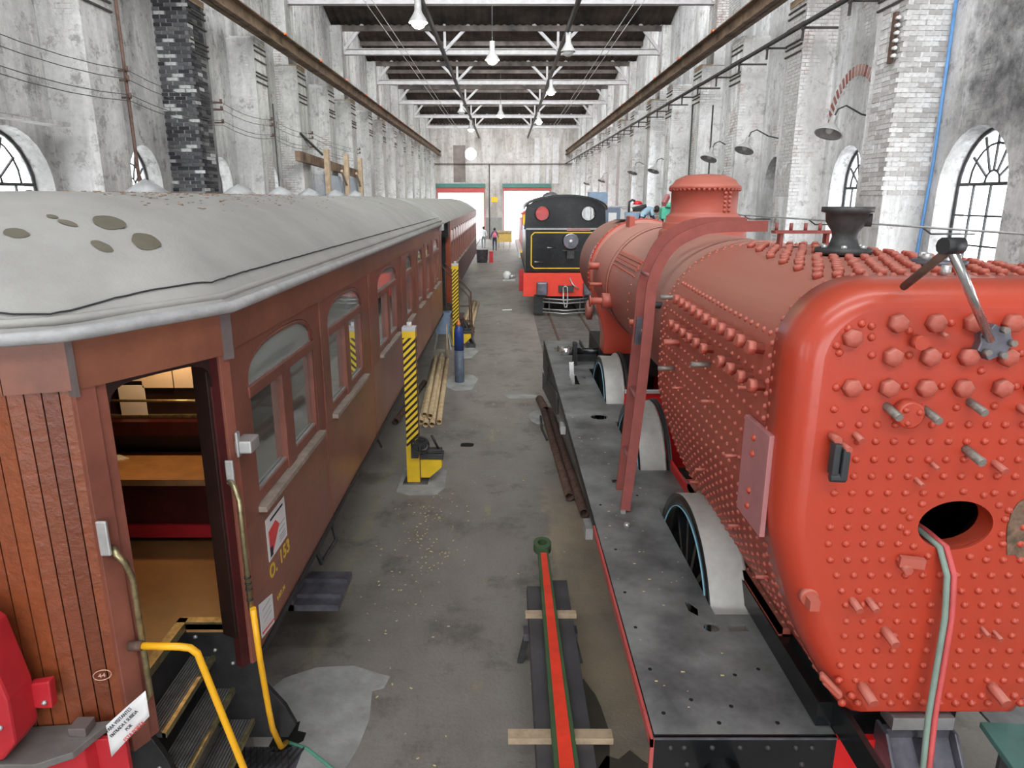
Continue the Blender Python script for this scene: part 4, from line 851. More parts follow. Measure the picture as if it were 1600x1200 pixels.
# firebox section outline: half of it, left side, as (dx, z) with running parameter
def outl(r, ins=0, n=12, zt=3.57, zb=1.52):
    pts = [(0.0, zt-ins), (.84-r, zt-ins)]
    rr = r-ins
    for k in range(1, n+1): t = PI/2*k/n; pts.append((.84-r+rr*math.sin(t), zt-r+rr*math.cos(t)))
    for dx, z in ((.84, 2.75), (.838, 2.55), (.83, 2.45), (.80, 2.34), (.755, 2.2), (.70, 2.05), (.64, 1.9), (.56, 1.75), (.48, 1.62), (.43, zb)): pts.append((dx-ins, z if z > zb else z+ins*.3))
    return pts
def full(r, ins, y): h = outl(r, ins); return [(LX-dx, y, z) for dx, z in h[1:]][::-1]+[(LX+dx, y, z) for dx, z in h[1:]]
YB, YF = 2.8, 5.35
def rad(y): return .33+(.62-.33)*min(1, max(0, (y-YB)/(YF-YB)))
wr = [full(rad(y), 0, y) for y in [2.97+(YF-2.97)*k/12 for k in range(13)]]+[full(.62, .05, YF+.06), full(.62, .2, YF+.12)]
MB().rings(wr, closed=True, caps=False).build('firebox_wrapper', 'side_red', lo_)
bh = MB().rings([full(.33, .012, 3.06), full(.33, .012, 2.93), full(.33, .024, 2.86), full(.33, .05, 2.822), full(.33, .075, 2.806), full(.33, .1, 2.8), ], closed=True, caps=False)
bh.add(full(.33, .1, 2.8), [tuple(range(len(full(.33, .1, 2.8))))]); bho = bh.build('backhead', 'backhead', lo_)
# fire hole: oval tube through
FH = (1.985, 2.51)
sol = bho.modifiers.new('s', 'SOLIDIFY'); sol.thickness = .02; sol.offset = 1
ov = [(FH[0]+.165*math.cos(t), FH[1]+.118*math.sin(t)) for t in [2*PI*k/32 for k in range(32)]]
cut(bho, MB().prism(ov, 'y', 2.6, 2.95))
MB().rings([[(x, y, z) for x, z in ov] for y in (2.795, 2.88)], caps=False).build('firehole_ring', 'backhead', lo_)
MB().prism([(FH[0]+.5*math.cos(t), FH[1]+.5*math.sin(t)) for t in [2*PI*k/20 for k in range(20)]], 'y', 3.3, 3.32).build('firehole_shade_sheet', 'hole_shade', lo_)  # black sheet added so the fire hole looks dark inside
bpy.context.view_layer.update()
# wrapper edge lip
MB().rings([full(.33, -.006, 2.965), full(.33, -.006, 3.02), full(.33, .0, 3.03)], caps=False).build('wrapper_edge', 'backhead', lo_)
# rivets
RV = raw(rivet_mb(.0175, 10), 'rivet', 'backhead'); RVs = rivet_mb(.014, 8)
HEX = raw(MB().lathe([(.04, -.003), (.04, .03), (.034, .038), (.012, .042)], (0, 0, 0), 'z', 6), 'cap_nut', 'fitting')
SQ = MB().lathe([(.05, -.01), (.05, .012), (.032, .012), (.03, .055), (.0, .058)], (0, 0, 0), 'z', 6)
back = orient((0, -1, 0)); YR = 2.80-.02
nriv = 0
for x, z in [(1.591, 3.414), (1.745, 3.414), (1.897, 3.414), (2.055, 3.414), (1.59, 3.274), (1.744, 3.274), (1.9, 3.274), (2.062, 3.274), (1.44, 3.142), (1.593, 3.142), (1.748, 3.142), (1.902, 3.142), (2.063, 3.142), (1.415, 3.353)]:
    inst(HEX, 'cap_nut', lo_, (x, YR, z), mtx=back @ Matrix.Rotation(random.uniform(0, 1), 3, 'Z'))
    if x > 2.0: inst(HEX, 'cap_nut', lo_, (2*LX-x+.14, YR, z), mtx=back)
for x, z in [(1.452, 3.411), (1.493, 3.401), (1.814, 3.414), (2.115, 3.414), (1.648, 3.382), (1.499, 3.355), (1.51, 3.28), (1.663, 3.28), (1.817, 3.28), (2.123, 3.288), (1.972, 3.214), (1.381, 3.142), (1.512, 3.145), (1.667, 3.148), (1.82, 3.148), (2.129, 3.148), (1.384, 3.047), (1.514, 3.047), (1.746, 3.055), (1.897, 3.055), (2.053, 3.061), (1.36, 3.32), (1.375, 3.29), (1.4, 3.39)]:
    inst(RV, 'rivet', lo_, (x, YR, z), mtx=back)
rows = [(2.979, 1.42), (2.904, 1.424), (2.822, 1.428), (2.745, 1.429), (2.667, 1.431), (2.585, 1.432), (2.504, 1.433), (2.423, 1.435), (2.344, 1.453), (2.267, 1.491), (2.188, 1.524), (2.116, 1.551), (2.032, 1.564), (1.955, 1.565), (1.876, 1.569), (1.796, 1.567), (1.715, 1.571)]
rest = []
for z, x0 in rows:
    x = x0
    while x < 2*LX-x0+.01:
        inhole = ((x-FH[0])/.235)**2+((z-FH[1])/.19)**2 < 1
        if not inhole and abs(x-2*LX+x0) < 9:
            if x < 2.5 and nriv < 230: inst(RV, 'rivet', lo_, (x, YR, z), mtx=back, scale=None); nriv += 1
            else: rest.append(((x, YR, z), (0, -1, 0), 1.1))
        x += .0772
for k in range(14):
    t = 2*PI*k/14+.2; inst(RV, 'rivet', lo_, (FH[0]+.215*math.cos(t), YR, FH[1]+.165*math.sin(t)), mtx=back)
for k in range(14):
    inst(RV, 'rivet', lo_, (1.60+.077*k, YR, 1.59), mtx=back, scale=(1.15,)*3); inst(RV, 'rivet', lo_, (1.64+.077*k, YR, 1.63), mtx=back, scale=(1.15,)*3)
stuff_on(rivet_mb(.0155, 10), rest).build('rivets', 'backhead', lo_)['kind'] = 'stuff'
# seam rivets on wrapper edge, both rings, following the outline
def walk(pts, step, y, off=0):
    out = []; acc = off
    for (x0, _, z0), (x1, _, z1) in zip(pts[:-1], pts[1:]):
        l = math.hypot(x1-x0, z1-z0); 
        while acc < l: t = acc/l; out.append(((x0+(x1-x0)*t, y, z0+(z1-z0)*t), (-(z1-z0)/l*1, 0, (x1-x0)/l))); acc += step
        acc -= l
    return out
pl = []
for yy, st_, of in ((3.04, .06, 0), (3.1, .06, .03)):
    for p, n in walk(full(rad(yy), 0, yy), st_, yy, of): pl.append((p, n, 1.05))
for yy, of in ((5.24, 0), (5.31, .03)):
    for p, n in walk(full(.62, 0, yy), .06, yy, of): pl.append((p, n, .95))
seamr = raw(rivet_mb(.016, 8), 'seam_rivet', 'fitting'); left = [q for q in pl if q[0][0] < LX]
for p, n, sc in left[:110]: inst(seamr, 'seam_rivet', lo_, p, mtx=orient(n))
stuff_on(RVs, left[110:]+[q for q in pl if q[0][0] >= LX]).build('seam_rivets', 'fitting', lo_)['kind'] = 'stuff'
# side stays
def side_pt(y, z):
    h = outl(rad(y)); 
    for (a, za), (b, zb) in zip(h[1:-1], h[2:]):
        if zb <= z <= za and za > zb: t = (za-z)/(za-zb); nx = -(za-zb); nz = (a-b)*-1; n = Vector((-(za-zb), 0, -(a-b))); return Vector((LX-(a+(b-a)*t), y, z)), n.normalized()
    return Vector((LX-.84, y, z)), Vector((-1, 0, 0))
pl = []
r = 0; z = 2.98
while z > 1.62:
    y = 3.18+(.0 if r % 2 else .05)
    while y < 5.2:
        if not (2.33 < z < 2.9 and y < 3.32): p, n = side_pt(y, z); pl.append((p, n, .9))
        y += .1
    z -= .076; r += 1
for k in range(22): p, n = side_pt(3.16+.094*k, 3.3); pl.append((p, n, 1.1))
for k in range(19): p, n = side_pt(3.2+.105*k, 3.10); pl.append((p, n, .9))
near_ = [q for q in pl if q[0].y < 3.9][:160]; ids = set(map(id, near_)); stay = raw(rivet_mb(.014, 8), 'stay_bolt', 'fitting')
for p, n, sc in near_: inst(stay, 'stay_bolt', lo_, p, mtx=orient(n))
stuff_on(RVs, [q for q in pl if id(q) not in ids]).build('stay_bolts', 'fitting', lo_)['kind'] = 'stuff'
plug = raw(MB().lathe([(.03, -.02), (.03, .05), (.041, .05), (.041, .085), (.032, .09)], (0, 0, 0), 'z', 6), 'washout_plug', 'fitting')
for k in range(11):
    p, n = side_pt(3.2+.162*k, 3.215); inst(plug, 'washout_plug', lo_, p, mtx=orient((-1, 0, .12)), scale=(.9, .9, .9))
    if k != 4: p, n = side_pt(3.14+.165*k, 3.05); inst(plug, 'washout_plug', lo_, p, mtx=orient((-1, 0, .05)), scale=(.85, .85, .85))
stud = raw(MB().cyl((0, 0, -.02), (0, 0, .11), .022, 8), 'stud', 'fitting'); studg = raw(MB().cyl((0, 0, -.02), (0, 0, .115), .0175, 8), 'stud', 'stud'); sthin = raw(MB().cyl((0, 0, -.02), (0, 0, .07), .011, 6), 'stud', 'fitting')
for y, z, me in ((4.35, 3.02, sthin), (4.75, 2.93, stud), (4.85, 2.72, studg), (4.0, 2.95, studg), (3.3, 3.0, sthin), (4.6, 2.64, sthin), (3.6, 2.1, sthin), (4.2, 2.2, sthin), (3.9, 2.75, sthin), (4.7, 1.9, sthin), (3.25, 1.98, sthin), (3.4, 2.6, sthin), (5.1, 3.2, studg)):
    p, n = side_pt(y, z); inst(me, 'stud', lo_, p, mtx=orient((-1, 0, 0)))
# backhead studs and fittings
sd = orient((.0, -1, -.0))
for x, z, me, s in ((1.60, 3.065, studg, 1), (1.765, 3.05, studg, 1), (1.945, 3.085, studg, 1), (1.965, 2.875, studg, 1.1), (2.10, 2.81, stud, .8), (1.485, 2.94, stud, .7), (1.575, 2.145, stud, .8), (1.65, 2.145, stud, .8), (1.745, 1.99, stud, 1), (1.68, 1.69, stud, 1.1), (2.29, 1.69, stud, 1.1), (2.19, 2.0, sthin, 1), (2.25, 1.98, sthin, 1), (1.83, 2.81, sthin, 1), (1.775, 2.735, sthin, 1), (2.16, 3.06, stud, .8), (1.775, 3.38, sthin, 1)):
    inst(me, 'stud', lo_, (x, 2.8, z), mtx=orient((0.1, -1, -.25)), scale=(s, s, s))
df = MB().lathe([(.058, 0), (.058, -.06), (.05, -.065)], (1.68, 2.79, 3.035), 'y', 24).build('blanking_flange', 'backhead', lo_)
for k in range(3): inst(RV, 'bolt', df, (1.68+.035*math.cos(2*k+.4), 2.724, 3.035+.035*math.sin(2*k+.4)), mtx=back, scale=(.8,)*3)
MB().lathe([(.03, 0), (.03, -.04)], (1.674, 2.76, 3.39-.05), 'y', 8).build('small_flange', 'backhead', lo_)
fg = MB(); star = [(1.985+(.062 if k % 2 else .078)*math.cos(2*PI*k/14), 3.34+(.062 if k % 2 else .078)*math.sin(2*PI*k/14)) for k in range(14)]
fg.prism(star, 'y', 2.74, 2.785); fo = fg.build('regulator_flange', 'greymetal', lo_, .004)
for k in range(5): inst(raw(MB().lathe([(.014, 0), (.014, .03)], (0, 0, 0), 'z', 6), 'stud_nut', 'stud') if k == 0 else bpy.data.meshes['stud_nut'], 'stud_nut', fo, (1.985+.056*math.cos(1.3*k), 2.742, 3.34+.056*math.sin(1.3*k)), mtx=back)
MB().tube([(1.93, 2.70, 3.36), (1.56, 2.46, 3.735)], .017, 8).build('regulator_arm', 'chrome', lo_); MB().tube([(1.60, 2.78, 3.56), (1.575, 2.5, 3.72)], .016, 8).build('regulator_rod', 'rust', lo_)
MB().cyl((1.525, 2.45, 3.742), (1.60, 2.47, 3.742), .03, 10).build('regulator_joint', 'blackmat', lo_)
MB().tube([(1.385, 2.78, 2.93), (1.385, 2.71, 2.93)], .018, 8).tube([(1.42, 2.78, 2.90), (1.42, 2.68, 2.90)], .014, 8).build('gauge_stub', 'fitting', lo_)
MB().box(1.365, 1.395, 2.69, 2.74, 2.78, 2.92).box(1.40, 1.43, 2.68, 2.73, 2.76, 2.90).cyl((1.365, 2.71, 2.77), (1.43, 2.70, 2.77), .022, 10).build('gauge_bracket', 'rubber', lo_, .008)
MB().beam((1.75, 2.76, 2.35), (1.85, 2.74, 2.345), .03, .045).cyl((1.775, 2.79, 2.32), (1.775, 2.72, 2.32), .02, 8).build('door_hinge', 'fitting', lo_)
MB().lathe([(.045, 0), (.04, -.03)], (1.382, 2.80, 2.152), 'y', 16).box(1.36, 1.405, 2.72, 2.78, 2.12, 2.17).build('mud_plug', 'fitting', lo_)
MB().beam((1.49, 2.80, 1.735), (1.585, 2.77, 1.64), .04, .025).beam((1.51, 2.80, 1.70), (1.585, 2.77, 1.63), .04, .03).build('foundation_lug', 'fitting', lo_, .01)
pl_ = MB().box(LX-.87, LX-.845, 3.0-.06, 3.27, 2.37, 2.87).build('cover_plate', 'mask_tape', lo_, .003)
for z in (2.45, 2.53, 2.72, 2.8): inst(RV, 'rivet', pl_, (LX-.87, 3.12, z), mtx=orient((-1, 0, 0)))
MB().prism([(3.02, 3.27), (2.94, 3.27)], 'x', 0, 0) if False else None
# hinge rust patch plate at right of fire hole
MB().prism([(x, z) for x, z in blob(2.29, 2.5, .09, .15, 14, .15, 8)], 'y', 2.775, 2.779).build('worn_patch', mat('bare worn metal patch', (.16, .12, .07), .6, .2, .4, 20, 0, 30, (.3, .18, .12)), lo_)
# foundation angle along the side
MB().box(LX-.47, LX-.36, 3.5, YF+.25, 1.46, 1.5).box(LX-.47, LX-.45, 3.5, YF+.25, 1.42, 1.5).build('foundation_angle', 'side_red', lo_)
for k in range(20): inst(stay, 'stay_bolt', lo_, (LX-.425, 3.56+.1*k, 1.5), scale=(.9,)*3)
# crown bolts
CB = raw(MB().lathe([(.025, 0), (.025, .022), (.018, .028)], (0, 0, 0), 'z', 6), 'crown_bolt', 'fitting'); cnt = 0; rest = MB(); pl = []
for j in range(20):
    y = 3.14+.108*j
    for k in range(-7, 8):
        x = LX+.092*k+(.046 if j % 2 else 0)+random.uniform(-.008, .008)
        if ((x-2.05)**2+(y-4.25)**2)**.5 < .2 or ((x-2.2)**2+(y-3.55)**2)**.5 < .14: continue
        if abs(x-LX) > .84-rad(y)+.06+.12*(1-(y-2.8)/2.55): continue
        dx = abs(x-LX)-(.84-rad(y)); z = 3.57 if dx < 0 else 3.57-rad(y)+math.sqrt(max(0, rad(y)**2-dx*dx))
        n = Vector((math.copysign(max(0, dx), x-LX), 0, z-(3.57-rad(y)))) if dx > 0 else Vector((0, 0, 1))
        if cnt < 270: inst(CB, 'crown_bolt', lo_, (x, y, z), mtx=orient(n)); cnt += 1
        else: pl.append(((x, y, z), n, 1))
if pl: stuff_on(MB().lathe([(.025, 0), (.025, .022), (.018, .028)], (0, 0, 0), 'z', 6), pl).build('crown_bolts', 'fitting', lo_)['kind'] = 'stuff'
for x in (1.93, 2.22): MB().lathe([(.022, 0), (.022, .05)], (x if x < 2 else x, 3.05 if x < 2 else 3.5, 3.57), 'z', 6).build('pale_nut', 'steel', lo_)
# turret pedestal, manhole
pd = MB().lathe([(.16, 0), (.16, .035), (.085, .045), (.07, .1), (.075, .13), (.115, .19), (.12, .24), (.145, .245), (.145, .275), (.0, .275)], (2.045, 4.25, 3.58), 'z', 28).cyl((2.045, 4.25, 3.78), (2.17, 4.2, 3.78), .04, 10).build('turret', 'iron', lo_)
for k in range(6): MB().lathe([(.018, 0), (.018, .025)], (2.045+.125*math.cos(k+.3), 4.25+.125*math.sin(k+.3), 3.61), 'z', 6).build('flange_nut', 'steel', pd)
mh = MB().lathe([(.13, 0), (.13, .025), (.11, .03), (.07, .03), (.0, .03)], (2.2, 3.55, 3.575), 'z', 20).build('manhole_cover', 'greymetal', lo_)
for k in range(4): MB().lathe([(.025, 0), (.025, .035)], (2.2+.09*math.cos(k*1.57+.4), 3.55+.09*math.sin(k*1.57+.4), 3.6), 'z', 6).build('flange_nut', 'steel', mh)
br_ = MB().box(1.86, 2.36, 4.86, 4.94, 3.67, 3.69).box(1.9, 1.92, 4.87, 4.93, 3.57, 3.67).box(2.22, 2.24, 4.87, 4.93, 3.57, 3.67).build('pipe_bracket', 'primer', lo_)
for k in range(5): MB().cyl((1.88+.1*k, 4.9, 3.69), (1.88+.1*k, 4.9, 3.74), .012, 6).build('bracket_bolt', 'primer', br_)
MB().tube([(2.42, 2.9, 3.55), (2.40, 2.92, 3.68)], .012, 6).build('rod', 'rust', lo_)
# barrel rivets
def ringr(y, a0, a1, st_, r, out, sc=1):
    n_ = int((a1-a0)*r/st_)
    for k in range(n_+1): t = a0+(a1-a0)*k/n_; nv = Vector((-math.sin(t), 0, math.cos(t))); out.append((Vector((LX, y, ZC))+nv*r, nv, sc))
pl = []; ringr(10.5, -.6, 2.6, .075, .80, pl, 1.3); rr_ = raw(rivet_mb(.02, 8), 'ring_rivet', 'fitting')
for p, n, sc in pl[:60]: inst(rr_, 'ring_rivet', lo_, p, mtx=orient(n))
pl = []
for y in (8.9, 8.98, 7.33, 5.64, 5.68): ringr(y, -.5, 2.5, .09, .752, pl, .9)
for a in (.93, 1.05, 1.17):
    for k in range(18): t = a; nv = Vector((-math.sin(t), 0, math.cos(t))); pl.append((Vector((LX, 7.4+.082*k, ZC))+nv*.75, nv, .9))
stuff_on(RVs, pl).build('barrel_rivets', 'fitting', lo_)['kind'] = 'stuff'
for a in (.96, 1.02, 1.08):
    nv = Vector((-math.sin(a), 0, math.cos(a))); p = Vector((LX, 0, ZC))+nv*.75; MB().beam((p.x, 7.4, p.z), (p.x, 8.8, p.z), .035, .02, nv).build('lap_strap', 'fitting', lo_)
# barrel fittings
def radial(y, a): nv = Vector((-math.sin(a), 0, math.cos(a))); return Vector((LX, y, ZC))+nv*.75, nv
for y, a, r, l, m in ((9.9, 1.35, .05, .14, 'fitting'), (9.4, 1.62, .025, .16, 'fitting'), (8.75, 1.8, .1, .1, 'fitting'), (8.75, 1.8, .045, .24, 'fitting'), (6.4, 1.62, .03, .15, 'fitting'), (5.9, 1.3, .03, .14, 'iron')):
    p, nv = radial(y, a); q = Vector((-1, 0, .0)); MB().cyl(p-q*.05, p+q*l, r, 14).build('clack_stub', m, lo_)
    if l > .2: MB().cyl(p+q*l, p+q*(l+.02), .075, 8).build('clack_flange', 'fitting', lo_)
p, nv = radial(10.2, .35); MB().box(p.x-.04, p.x+.04, 10.05, 10.35, p.z-.02, p.z+.14).build('hand_rail_bracket', 'fitting', lo_, .01)
# dome
dm = MB().lathe([(.45, -.12), (.44, -.02), (.41, .0), (.41, .06), (.38, .07), (.375, .13), (.345, .15), (.335, .17), (.335, .4), (.36, .4), (.36, .425), (.325, .45), (.30, .49), (.2, .535), (.0, .55)], (LX, 7.4, 3.60), 'z', 44).build('dome', 'fitting', lo_)
for k in range(44):
    t = 2*PI*k/44; 
    if math.sin(t) < .35: inst(rr_, 'dome_rivet', dm, (LX+.345*math.cos(t), 7.4+.345*math.sin(t), 3.995), mtx=orient((math.cos(t), math.sin(t), -.2)))
for k in range(5):
    for t in (-1.2, -1.03): inst(rr_, 'dome_rivet', dm, (LX+.338*math.cos(t), 7.4+.338*math.sin(t), 3.79+.042*k), mtx=orient((math.cos(t), math.sin(t), 0)))
MB().beam((1.66, 7.3, 3.93), (1.60, 7.2, 3.85), .04, .05).build('dome_lug', 'mask_tape', dm)
# frames, stretchers
fm = MB(); 
for x in (LX-.40, LX+.38): fm.box(x-.012, x+.012, 3.0 if x < LX else 3.6, 12.4, .55, 1.38)
fo = fm.build('frame', 'red', lo_)
def stretcher(y, x0, x1, z0, z1):
    o = MB().box(x0, x1, y, y+.03, z0, z1).build('frame_stretcher', 'red', lo_); c = MB().prism([(LX-.3, .75), (LX-.02, .75), (LX-.02, 1.25), (LX-.3, 1.25)], 'y', y-.1, y+.1); cut(o, c); return o
stretcher(8.35, 1.5, 2.6, .45, 1.56); stretcher(6.15, 1.66, 2.5, .4, 1.3); MB().box(1.5, 2.6, 8.32, 8.40, 1.55, 1.58).build('stretcher_cap', 'girder', lo_)
MB().box(1.66, 1.93, 2.92, 2.96, .2, 1.25).build('drag_box', 'red', lo_); MB().box(1.7, 1.95, 2.7, 2.92, .1, .7).build('drag_beam', 'red', lo_)
dp = MB().box(1.9, 2.2, 2.84, 2.95, 1.38, 1.45).build('expansion_block', 'steel', lo_); MB().prism([(2.95, 1.35), (2.95, .8), (2.6, .7), (2.55, .95), (2.85, 1.35)], 'x', 1.88, 1.9).prism([(2.95, 1.35), (2.95, .8), (2.6, .7), (2.55, .95), (2.85, 1.35)], 'x', 2.22, 2.24).box(1.9, 2.22, 2.88, 2.92, .8, 1.35).beam((2.06, 2.9, 1.3), (2.06, 2.5, .8), .32, .03).beam((2.05, 2.86, 1.32), (2.08, 2.48, .84), .03, .12).build('drag_casting', 'greymetal', lo_, .006)
MB().box(1.6, 1.68, 5.6, 10, .9, 1.0).build('brake_rod', 'blackmat', lo_)
MB().beam((LX-.39, 3.75, 1.43), (LX-.39, 2.2, 1.38), .03, .16).build('cab_support', 'black', lo_); MB().beam((LX-.42, 4.2, 1.38), (LX-.42, 2.95, 1.38), .12, .14).build('frame_top', 'black', lo_)
# wheels
wy = [4.75, 7.2, 9.65]
def make_wheel(y, x0=1.36):
    c = (x0, y, .92); R = .80
    w = MB().lathe([(R-.09, 0), (R-.005, .0), (R, .01), (R-.006, .21), (R+.035, .225), (R+.04, .245), (R+.03, .26), (R-.09, .26)], c, 'x', 72, False).build('wheel', 'tyre', lo_)
    MB().lathe([(R-.12, .03), (R-.085, -.006), (R-.004, -.006), (R-.004, .01)], c, 'x', 72, False).lathe([(R-.12, .03), (R-.12, .25), (R-.08, .25)], c, 'x', 72, False).build('wheel_rim', 'black', w)
    MB().lathe([(R-.104, .0), (R-.104, -.010), (R-.098, -.010), (R-.098, 0)], c, 'x', 72, False).build('lining', 'limeline', w)
    MB().lathe([(R+.02, .27), (R+.06, .275), (R+.06, .31), (R+.02, .32)], c, 'x', 72, False).build('brake_band', 'blackmat', w)
    MB().lathe([(.0, -.02), (.14, -.02), (.16, .0), (.16, .2), (0, .2)], c, 'x', 24).build('hub', 'black', w)
    sp = raw(MB().beam((.08, 0, .14), (.1, 0, R-.11), .07, .05, (0, 1, 0)), 'spoke', 'black') if 'spoke' not in bpy.data.meshes else bpy.data.meshes['spoke']
    for k in range(13): inst(sp, 'spoke', w, c, (2*PI*k/13+.2, 0, 0))
    MB().cyl((x0-.2, y+.1, .75), (x0+.1, y+.1, .75), .07, 14).build('crank_pin', 'steel', w)
    return w
for y in wy: make_wheel(y)
for y in wy:
    MB().lathe([(.7, 0), (.80, 0), (.8, -.21), (.84, -.24), (.7, -.25)], (2.76, y, .92), 'x', 40, False).build('far_wheel', 'tyre', lo_); MB().cyl((1.5, y, .92), (2.7, y, .92), .09, 12).build('axle', 'iron', lo_)
# coupling rod on near wheels
MB().beam((1.22, 4.7, .75), (1.22, 9.9, .75), .05, .12).build('coupling_rod', 'chrome', lo_)
# footplate
comb = [(.746, 2.9), (1.66, 2.9), (1.66, 3.94), (1.36, 3.94), (1.335, 5.55), (1.80, 5.55), (1.72, 6.40), (1.335, 6.40), (1.335, 7.96), (1.70, 7.96), (1.70, 8.70), (1.335, 8.70), (1.335, 10.7), (1.62, 10.7), (1.40, 12.0), (1.40, 12.9), (.746, 12.9)]
fp = MB().prism(comb, 'z', 1.285, 1.30).build('footplate', 'plate', lo_)
c = MB()
for x, y, rx, ry in ((1.165, 8.15, .11, .11), (1.30, 3.80, .05, .05), (1.12, 10.0, .0, .0), (1.10, 9.95, .0, .0)):
    if rx: c.prism([(x+rx*math.cos(t), y+ry*math.sin(t)) for t in [2*PI*k/20 for k in range(20)]], 'z', 1.2, 1.4)
c.prism([(1.40, 3.76), (1.52, 3.76), (1.52, 3.83), (1.40, 3.83)], 'z', 1.2, 1.4).prism([(1.20, 3.98), (1.25, 3.92), (1.27, 4.02), (1.23, 4.1), (1.2, 4.1)], 'z', 1.2, 1.4)
c.prism([(.88, 11.95), (1.3, 11.95), (1.3, 12.25), (.88, 12.25)], 'z', 1.2, 1.4).prism([(.98, 9.7), (1.09, 9.7), (1.09, 10.25), (.98, 10.25)], 'z', 1.2, 1.4).prism([(1.02, 6.1), (1.1, 6.1), (1.1, 6.2), (1.02, 6.2)], 'z', 1.2, 1.4).prism([(1.16, 10.05), (1.22, 10.05), (1.22, 10.15), (1.16, 10.15)], 'z', 1.2, 1.4)
cut(fp, c)
MB().box(.735, .75, 2.9, 12.9, 1.25, 1.3).box(.735, .75, 9.2, 12.9, 1.0, 1.25).build('valance', 'blackmat', lo_); MB().box(.726, .742, 2.87, 5.2, 1.25, 1.302).box(.726, .745, 2.87, 2.89, .85, 1.3).build('red_edging', 'doorred', lo_)
MB().box(2.5, 3.37, 2.9, 12.9, 1.285, 1.3).box(2.5, 3.37, 2.88, 2.9, .85, 1.3).build('far_footplate', 'plate', lo_); MB().box(1.72, 2.40, 3.1, 5.3, .55, 1.5).build('firebox_shade_box', 'blackmat', lo_)  # black box added to darken the space below the firebox
ef = MB().box(.745, 1.66, 2.88, 2.9, .85, 1.302).build('end_plate', 'black', lo_); MB().box(.74, 1.66, 2.873, 2.887, 1.292, 1.302).build('edge_bead', 'greymetal', lo_)
rvb = raw(rivet_mb(.014), 'bolt', 'iron')
for x in (.83, .9, 1.04, 1.18, 1.32, 1.46, 1.54): inst(rvb, 'bolt', ef, (x, 2.88, 1.24), mtx=orient((0, -1, 0)))
for x in (.92, 1.5): inst(rvb, 'bolt', ef, (x, 2.88, 1.14), mtx=orient((0, -1, 0)))
MB().lathe([(.10, 0), (.10, -.28), (.085, -.3), (.085, -.25)], (1.1, 2.88, 1.08), 'y', 28).build('end_fitting', 'black', lo_)
for x, y in ((.83, 3.05), (.83, 3.4), (.82, 3.8), (.82, 4.2), (1.0, 3.15), (1.2, 3.1), (1.45, 3.4), (1.3, 3.35), (1.1, 2.98), (1.4, 2.98), (.85, 4.8), (.84, 5.6), (1.2, 5.8)):
    MB().lathe([(.012, 0), (.012, .002)], (x, y, 1.3), 'z', 8).build('bolt_shade_disc', 'hole_shade', fp)  # black discs paint the shade of bolt holes on the uncut plate
MB().lathe([(.016, 0), (.016, .012)], (1.62, 3.32, 1.30), 'z', 12).build('blue_cap', mat('bright blue plastic', (.01, .15, .8), .4), lo_)
MB().lathe([(.025, 0), (.025, .03), (.015, .035)], (1.0, 5.18, 1.30), 'z', 8).build('ladder_bolt', 'steel', lo_)
MB().box(.70, .735, 11.2, 12.4, .9, 1.2).build('side_bracket', 'blackmat', lo_); MB().beam((.72, 9.2, 1.15), (.72, 12.6, .6), .03, .3).build('reach_bracket', 'blackmat', lo_)
for y in (8.0, 5.3): MB().box(.68, .74, y, y+.2, 1.12, 1.22).build('valance_bracket', 'steel', lo_)
MB().cyl((1.05, 10.95, 1.52), (1.9, 10.95, 1.52), .055, 12).build('reversing_shaft', 'black', lo_); MB().cyl((.9, 10.95, 1.52), (1.09, 10.95, 1.52), .07, 14).build('shaft_end', 'chrome', lo_); MB().box(1.1, 1.16, 10.85, 11.05, 1.3, 1.66).build('shaft_bearing', 'blackmat', lo_)
MB().prism([(10.75, 1.2), (10.5, 1.45), (10.4, 1.47), (10.05, 1.1), (10.15, 1.05)], 'x', .99, 1.06).build('reach_lever', 'chrome', lo_)
MB().box(1.2, 1.62, 11.15, 11.2, 1.3, 1.42).box(1.38, 1.40, 11.2, 12.6, 1.3, 1.38).build('footplate_angle', 'iron', lo_)
for k in range(4): MB().cyl((.95+.1*k, 12.1, 1.2), (.95+.1*k, 12.1, 1.36), .02, 6).build('guide_stud', 'rust', lo_)
MB().box(.95, 1.3, 9.5, 12.6, .6, .95).build('motion_bracket', 'blackmat', lo_)
# chips on footplate
uni = MB().box(-.012, .012, -.005, .005, 0, .004); pl = []
for k in range(45): pl.append(((random.uniform(.8, 1.3), random.uniform(3, 8.2), 1.3), (0, 0, 1), random.uniform(.3, .9)))
o = stuff_on(uni, pl).build('wood_chips', 'leaf'); tag(o, 'pale wood chips lying on the black footplate', 'litter', None, 'stuff')
pl = []
for k in range(260):
    if k < 150: y = random.gauss(7.2, 1.0); x = random.gauss(-1.0+(y-7)*-.02, .22)
    else: y = random.uniform(3.6, 17); x = random.uniform(-1.3, .7)
    if x > -1.5: pl.append(((x, y, 0), (random.uniform(-.1, .1), 0, 1), random.uniform(.4, 1.3)))
rc = random.Random(4)
o = MB()
for p, n, sc in pl:
    a = rc.uniform(0, PI); u = Vector((math.cos(a), math.sin(a), 0)); v = Vector((-u.y, u.x, 0)); pp = Vector(p)+Vector((0, 0, .004)); l, w_ = .010*sc, .0045*sc
    o.add([pp-u*l-v*w_, pp+u*l-v*w_, pp+u*l+v*w_, pp-u*l+v*w_, pp-u*l-v*w_-Vector((0, 0, .004)), pp+u*l-v*w_-Vector((0, 0, .004)), pp+u*l+v*w_-Vector((0, 0, .004)), pp-u*l+v*w_-Vector((0, 0, .004))], [(0, 1, 2, 3), (7, 6, 5, 4), (0, 4, 5, 1), (1, 5, 6, 2), (2, 6, 7, 3), (3, 7, 4, 0)])
